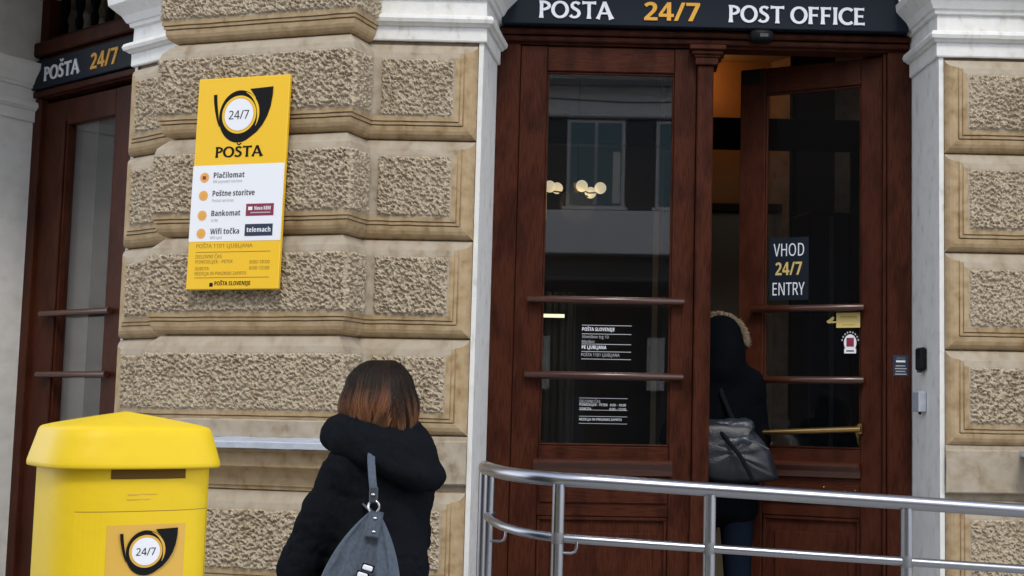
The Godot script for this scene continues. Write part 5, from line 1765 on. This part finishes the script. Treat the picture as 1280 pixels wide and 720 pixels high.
func shoulder_bag(o: Vector3) -> void:
	# hangs from the near shoulder, against the coat
	var g := thing("shoulder_bag", "slate blue suede bag with pale metal studs on the woman's shoulder", "bag", Transform3D(Basis(), o + Vector3(0.042, 0, 0)))
	var top := Vector3(-0.012, 1.150, 0.275)
	var rings := []
	var n := 128
	for i in 40:
		var t := i / 39.0
		var y := lerpf(1.145, 0.60, t)
		var wL := (0.014 + 0.205 * (1.0 - exp(-2.9 * t))) * (1.0 - 0.25 * pow(t, 6.0))
		var wR := (0.018 + 0.140 * (1.0 - exp(-2.9 * t))) * (1.0 - 0.25 * pow(t, 6.0))
		var dp := 0.020 + 0.055 * sin(minf(t * 1.25, 1.0) * PI * 0.5) * (1.0 - 0.35 * pow(t, 5.0))
		if i == 39:
			wL *= 0.7; wR *= 0.7; dp *= 0.6
		var cx := top.x - 0.006 - 0.035 * t
		var cz := 0.262 + 0.012 * t
		var r := PackedVector3Array()
		for j in n:
			var a := TAU * j / n
			var ca := cos(a)
			var sa := sin(a)
			var fold := 1.0 + (0.26 * (0.5 - absf(sin(a * 4.0 + 0.8 + t * 1.2))) + 0.16 * (0.5 - absf(sin(a * 7.0 + 2.0 - t * 2.0)))) * smoothstep(0.0, 0.22, t) * (1.0 - 0.55 * t)
			fold += 0.14 * wob.get_noise_2d(cos(a) * 3.0, sin(a) * 3.0 + t * 6.0)
			r.append(Vector3(cx + ca * (wR if ca > 0 else wL), y + 0.01 * sin(a * 3.0) * t, cz + sa * dp * fold + (0.017 * (0.5 - absf(sin(ca * 4.6 + 0.7 + 0.5 * sin(t * 3.0)))) + 0.007 * (0.5 - absf(sin(ca * 10.0 + 2.0)))) * smoothstep(0.0, 0.16, t) * (1.0 - 0.4 * t) * maxf(sa, 0.0)))
		rings.append(r)
	var b := MB.new(true)
	b.loft(rings)
	part(g, "pouch", b.mesh(), M.slate_suede)
	# leather tab with rivets
	var tabx := Transform3D(Basis(Vector3(0, 0, 1), -0.12) * Basis(Vector3.RIGHT, -0.18), Vector3(-0.004, 1.105, 0.312))
	var tb := part(g, "tab", cb(Vector3(0, 0, 0), Vector3(0.050, 0.092, 0.008), 0.0035, tabx), M.slate_trim)
	part(tb, "tab_stitching", cb(Vector3(0, 0, 0.0045), Vector3(0.040, 0.080, 0.002), 0.001, tabx), M.slate_suede)
	var rv := SphereMesh.new()
	rv.radius = 0.007
	rv.height = 0.010
	for q in [Vector3(0.0, 0.022, 0.007), Vector3(0.004, -0.024, 0.007)]:
		part(g, "rivet", rv, M.steel_bright, Transform3D(Basis(), tabx * q))
	# ring and strap
	var ringp := []
	for i in 17:
		var a := TAU * i / 16.0
		ringp.append(Vector3(-0.010 + cos(a) * 0.019, 1.166 + sin(a) * 0.021, 0.300 + 0.004 * sin(a * 2.0)))
	part(g, "ring", tub(ringp, 0.0038, 8), M.steel_bright)
	var lp := part(g, "strap_loop", cb(Vector3(-0.012, 1.206, 0.300), Vector3(0.030, 0.056, 0.012), 0.004), M.slate_trim)
	part(lp, "rivet", rv, M.steel_bright, Transform3D(Basis(), Vector3(-0.012, 1.208, 0.309)))
	var sp := [Vector3(-0.013, 1.215, 0.296), Vector3(-0.022, 1.262, 0.282), Vector3(-0.034, 1.318, 0.250), Vector3(-0.045, 1.372, 0.195), Vector3(-0.060, 1.395, 0.11), Vector3(-0.085, 1.36, 0.02), Vector3(-0.11, 1.24, -0.02), Vector3(-0.08, 1.165, 0.12), Vector3(-0.03, 1.15, 0.26)]
	var sb := MB.new()
	var pr := []
	for i in sp.size():
		var t: Vector3 = (sp[mini(i + 1, sp.size() - 1)] - sp[maxi(i - 1, 0)]).normalized()
		var sd := t.cross(Vector3(0.5, 0.15, 0.9)).normalized()
		var nn := sd.cross(t)
		pr.append(PackedVector3Array([sp[i] - sd * 0.013 - nn * 0.003, sp[i] + sd * 0.013 - nn * 0.003, sp[i] + sd * 0.013 + nn * 0.003, sp[i] - sd * 0.013 + nn * 0.003]))
	sb.loft(pr)
	part(g, "strap", sb.mesh(), M.slate_suede)
	# a slanting row of pale studs
	for q in [[-0.014, 0.962, 0.352], [-0.030, 0.938, 0.358], [-0.044, 0.914, 0.363], [-0.058, 0.890, 0.366]]:
		var st = part(g, "stud", cb(Vector3.ZERO, Vector3(0.034, 0.017, 0.008), 0.0035), M.letter_white, Transform3D(Basis(Vector3(0, 0, 1), -0.28), Vector3(q[0], q[1], q[2])))
		part(st, "stud_bed", cb(Vector3(0, 0, -0.004), Vector3(0.044, 0.026, 0.006), 0.003), M.black_plastic)

func visitor() -> void:
	var o := Vector3(0.520, FLOOR, -7.12)
	var v := thing("person", "person in a dark navy parka with a fur-edged hood entering the doorway", "person", Transform3D(Basis(), o))
	var f := Vector3(-0.15, 0, -1).normalized()
	var l := Vector3(f.z, 0, -f.x)
	var at := func(left: float, y: float, fwd: float) -> Vector3: return l * left + f * fwd + UP * y
	var el_l: Vector3 = at.call(0.25, 1.13, -0.02)
	var el_r: Vector3 = at.call(-0.205, 1.13, 0.02)
	var wr_l: Vector3 = at.call(0.22, 0.95, 0.17)
	var wr_r: Vector3 = at.call(-0.20, 0.98, 0.20)
	var pr := [
		[at.call(0.07, 1.40, 0), at.call(0.08, 0.95, 0), 0.125, 0.135], [at.call(-0.07, 1.40, 0), at.call(-0.08, 0.95, 0), 0.125, 0.135],
		[at.call(0, 1.45, 0), at.call(0, 0.86, 0), 0.11, 0.15], [at.call(0.07, 0.95, 0), at.call(0.08, 0.78, 0), 0.13, 0.125], [at.call(-0.07, 0.95, 0), at.call(-0.08, 0.78, 0), 0.13, 0.125],
		[at.call(0.165, 1.42, 0), el_l, 0.080, 0.066], [el_l, wr_l, 0.066, 0.052], [at.call(-0.165, 1.42, 0), el_r, 0.080, 0.066], [el_r, wr_r, 0.066, 0.052],
		[at.call(0, 1.60, -0.02), at.call(0, 1.68, -0.01), 0.125, 0.105], [at.call(0, 1.50, -0.05), at.call(0, 1.52, -0.05), 0.12, 0.11],
	]
	var wr := func(p: Vector3) -> float: return 0.010 * wob.get_noise_3d(p.x * 5.0 + 9.0, p.y * 6.0, p.z * 5.0)
	part(v, "parka", body_mesh(pr, 0.016, 0.05, wr), M.navy_cloth)
	for s in [1, -1]:
		var st: float = 0.10 * s
		part(v, "trouser_leg", tub([at.call(s * 0.09, 0.85, 0), at.call(s * 0.095, 0.48, 0.03 + st * 0.5), at.call(s * 0.095, 0.09, st)], [0.10, 0.075, 0.062], 14), M.denim_dark)
		part(v, "boot", body_mesh([[at.call(s * 0.095, 0.12, st), at.call(s * 0.095, 0.06, st), 0.05, 0.045], [at.call(s * 0.095, 0.048, st - 0.03), at.call(s * 0.10, 0.042, st + 0.14), 0.044, 0.038]], 0.012, 0.03), M.leather_black)
	for q in [[wr_l, el_l], [wr_r, el_r]]:
		var d: Vector3 = (q[0] - q[1]).normalized()
		part(v, "hand", body_mesh(hand_prims(q[0], d, (UP - d * d.y).normalized()), 0.0045, 0.008), M.skin)
	var h := node("head", v, Transform3D(Basis(-l, UP, -f), at.call(0, 1.60, 0.07)))
	part(h, "face", body_mesh(head_prims(), 0.008, 0.022), M.skin)
	face_parts(h)
	# fur rim of the hood
	var fur_fn := func(i: int, r: RandomNumberGenerator) -> Array:
		var a := r.randf_range(-0.05, PI + 0.3)
		var c := Vector3(cos(a) * 0.130, 0.047 + sin(a) * 0.130, r.randf_range(-0.03, 0.035))
		var out := (Vector3(cos(a), sin(a), 0) + Vector3(r.randf_range(-0.5, 0.5), r.randf_range(-0.5, 0.5), r.randf_range(-0.7, 0.7))).normalized()
		var len := r.randf_range(0.015, 0.05)
		var tone := r.randf()
		var pts := []
		var col := []
		var nn := []
		for k in 4:
			var t := k / 3.0
			pts.append(c + out * len * t + Vector3(0, -0.012, 0) * t * t)
			col.append(Color(0.07, 0.048, 0.03).lerp(Color(0.36, 0.28, 0.19), tone * 0.5 + t * 0.5))
			nn.append(Vector3(0, 0.2, 1))
		return [pts, col, nn]
	part(h, "fur_trim", strands(4200, fur_fn, 0.0032, 3, 8), M.fur)
	# grey bag worn behind
	var o2 := o + Vector3(0.145, 0, 0)
	var g := thing("backpack", "slate grey backpack slung low behind the person in the doorway", "bag", Transform3D(Basis(), o2))
	var outline := [Vector2(-0.22, 1.20), Vector2(0.085, 1.215), Vector2(0.115, 1.175), Vector2(0.165, 1.12), Vector2(0.205, 1.06), Vector2(0.235, 0.965), Vector2(0.225, 0.925), Vector2(0.04, 0.905), Vector2(-0.12, 0.92), Vector2(-0.23, 1.0)]
	var rings := []
	for q in [[0.10, 0.80], [0.115, 0.95], [0.15, 1.0], [0.20, 1.0], [0.235, 0.94], [0.255, 0.80], [0.262, 0.5], [0.264, 0.1]]:
		var rg := PackedVector3Array()
		for i in outline.size():
			for k in 4:
				var p2: Vector2 = outline[i].cubic_interpolate(outline[(i + 1) % outline.size()], outline[i - 1], outline[(i + 2) % outline.size()], k / 4.0)
				var c2 := Vector2(0.0, 1.06)
				p2 = c2 + (p2 - c2) * q[1]
				rg.append(Vector3(p2.x - 0.10, p2.y, q[0] + 0.022 * wob.get_noise_2d(p2.x * 14.0, p2.y * 14.0) + 0.05 * (1.12 - p2.y)))
		rings.append(rg)
	var pb := MB.new(true)
	pb.loft(rings)
	part(g, "pouch", pb.mesh(), M.pack_cloth)
	part(g, "top_flap", body_mesh([[Vector3(-0.20, 1.185, 0.19), Vector3(-0.03, 1.195, 0.20), 0.048, 0.044], [Vector3(-0.18, 1.10, 0.235), Vector3(-0.03, 1.12, 0.245), 0.03, 0.03]], 0.010, 0.05, func(p: Vector3) -> float: return 0.010 * wob.get_noise_3d(p.x * 11.0, p.y * 11.0, p.z * 9.0)), M.pack_flap)
	part(g, "flap_strap", tub([Vector3(-0.17, 1.18, 0.24), Vector3(-0.06, 1.04, 0.335), Vector3(0.0, 0.93, 0.315)], 0.011, 8), M.black_cloth)
	part(g, "carry_strap", tub([Vector3(-0.08, 1.20, 0.17), Vector3(-0.15, 1.36, 0.15), Vector3(-0.17, 1.46, 0.06)], 0.014, 8), M.black_cloth)
	part(g, "reflective_piping", tub([Vector3(-0.05, 1.135, 0.292), Vector3(0.02, 1.115, 0.315), Vector3(0.08, 1.085, 0.310)], 0.0035, 6), M.slate_suede)
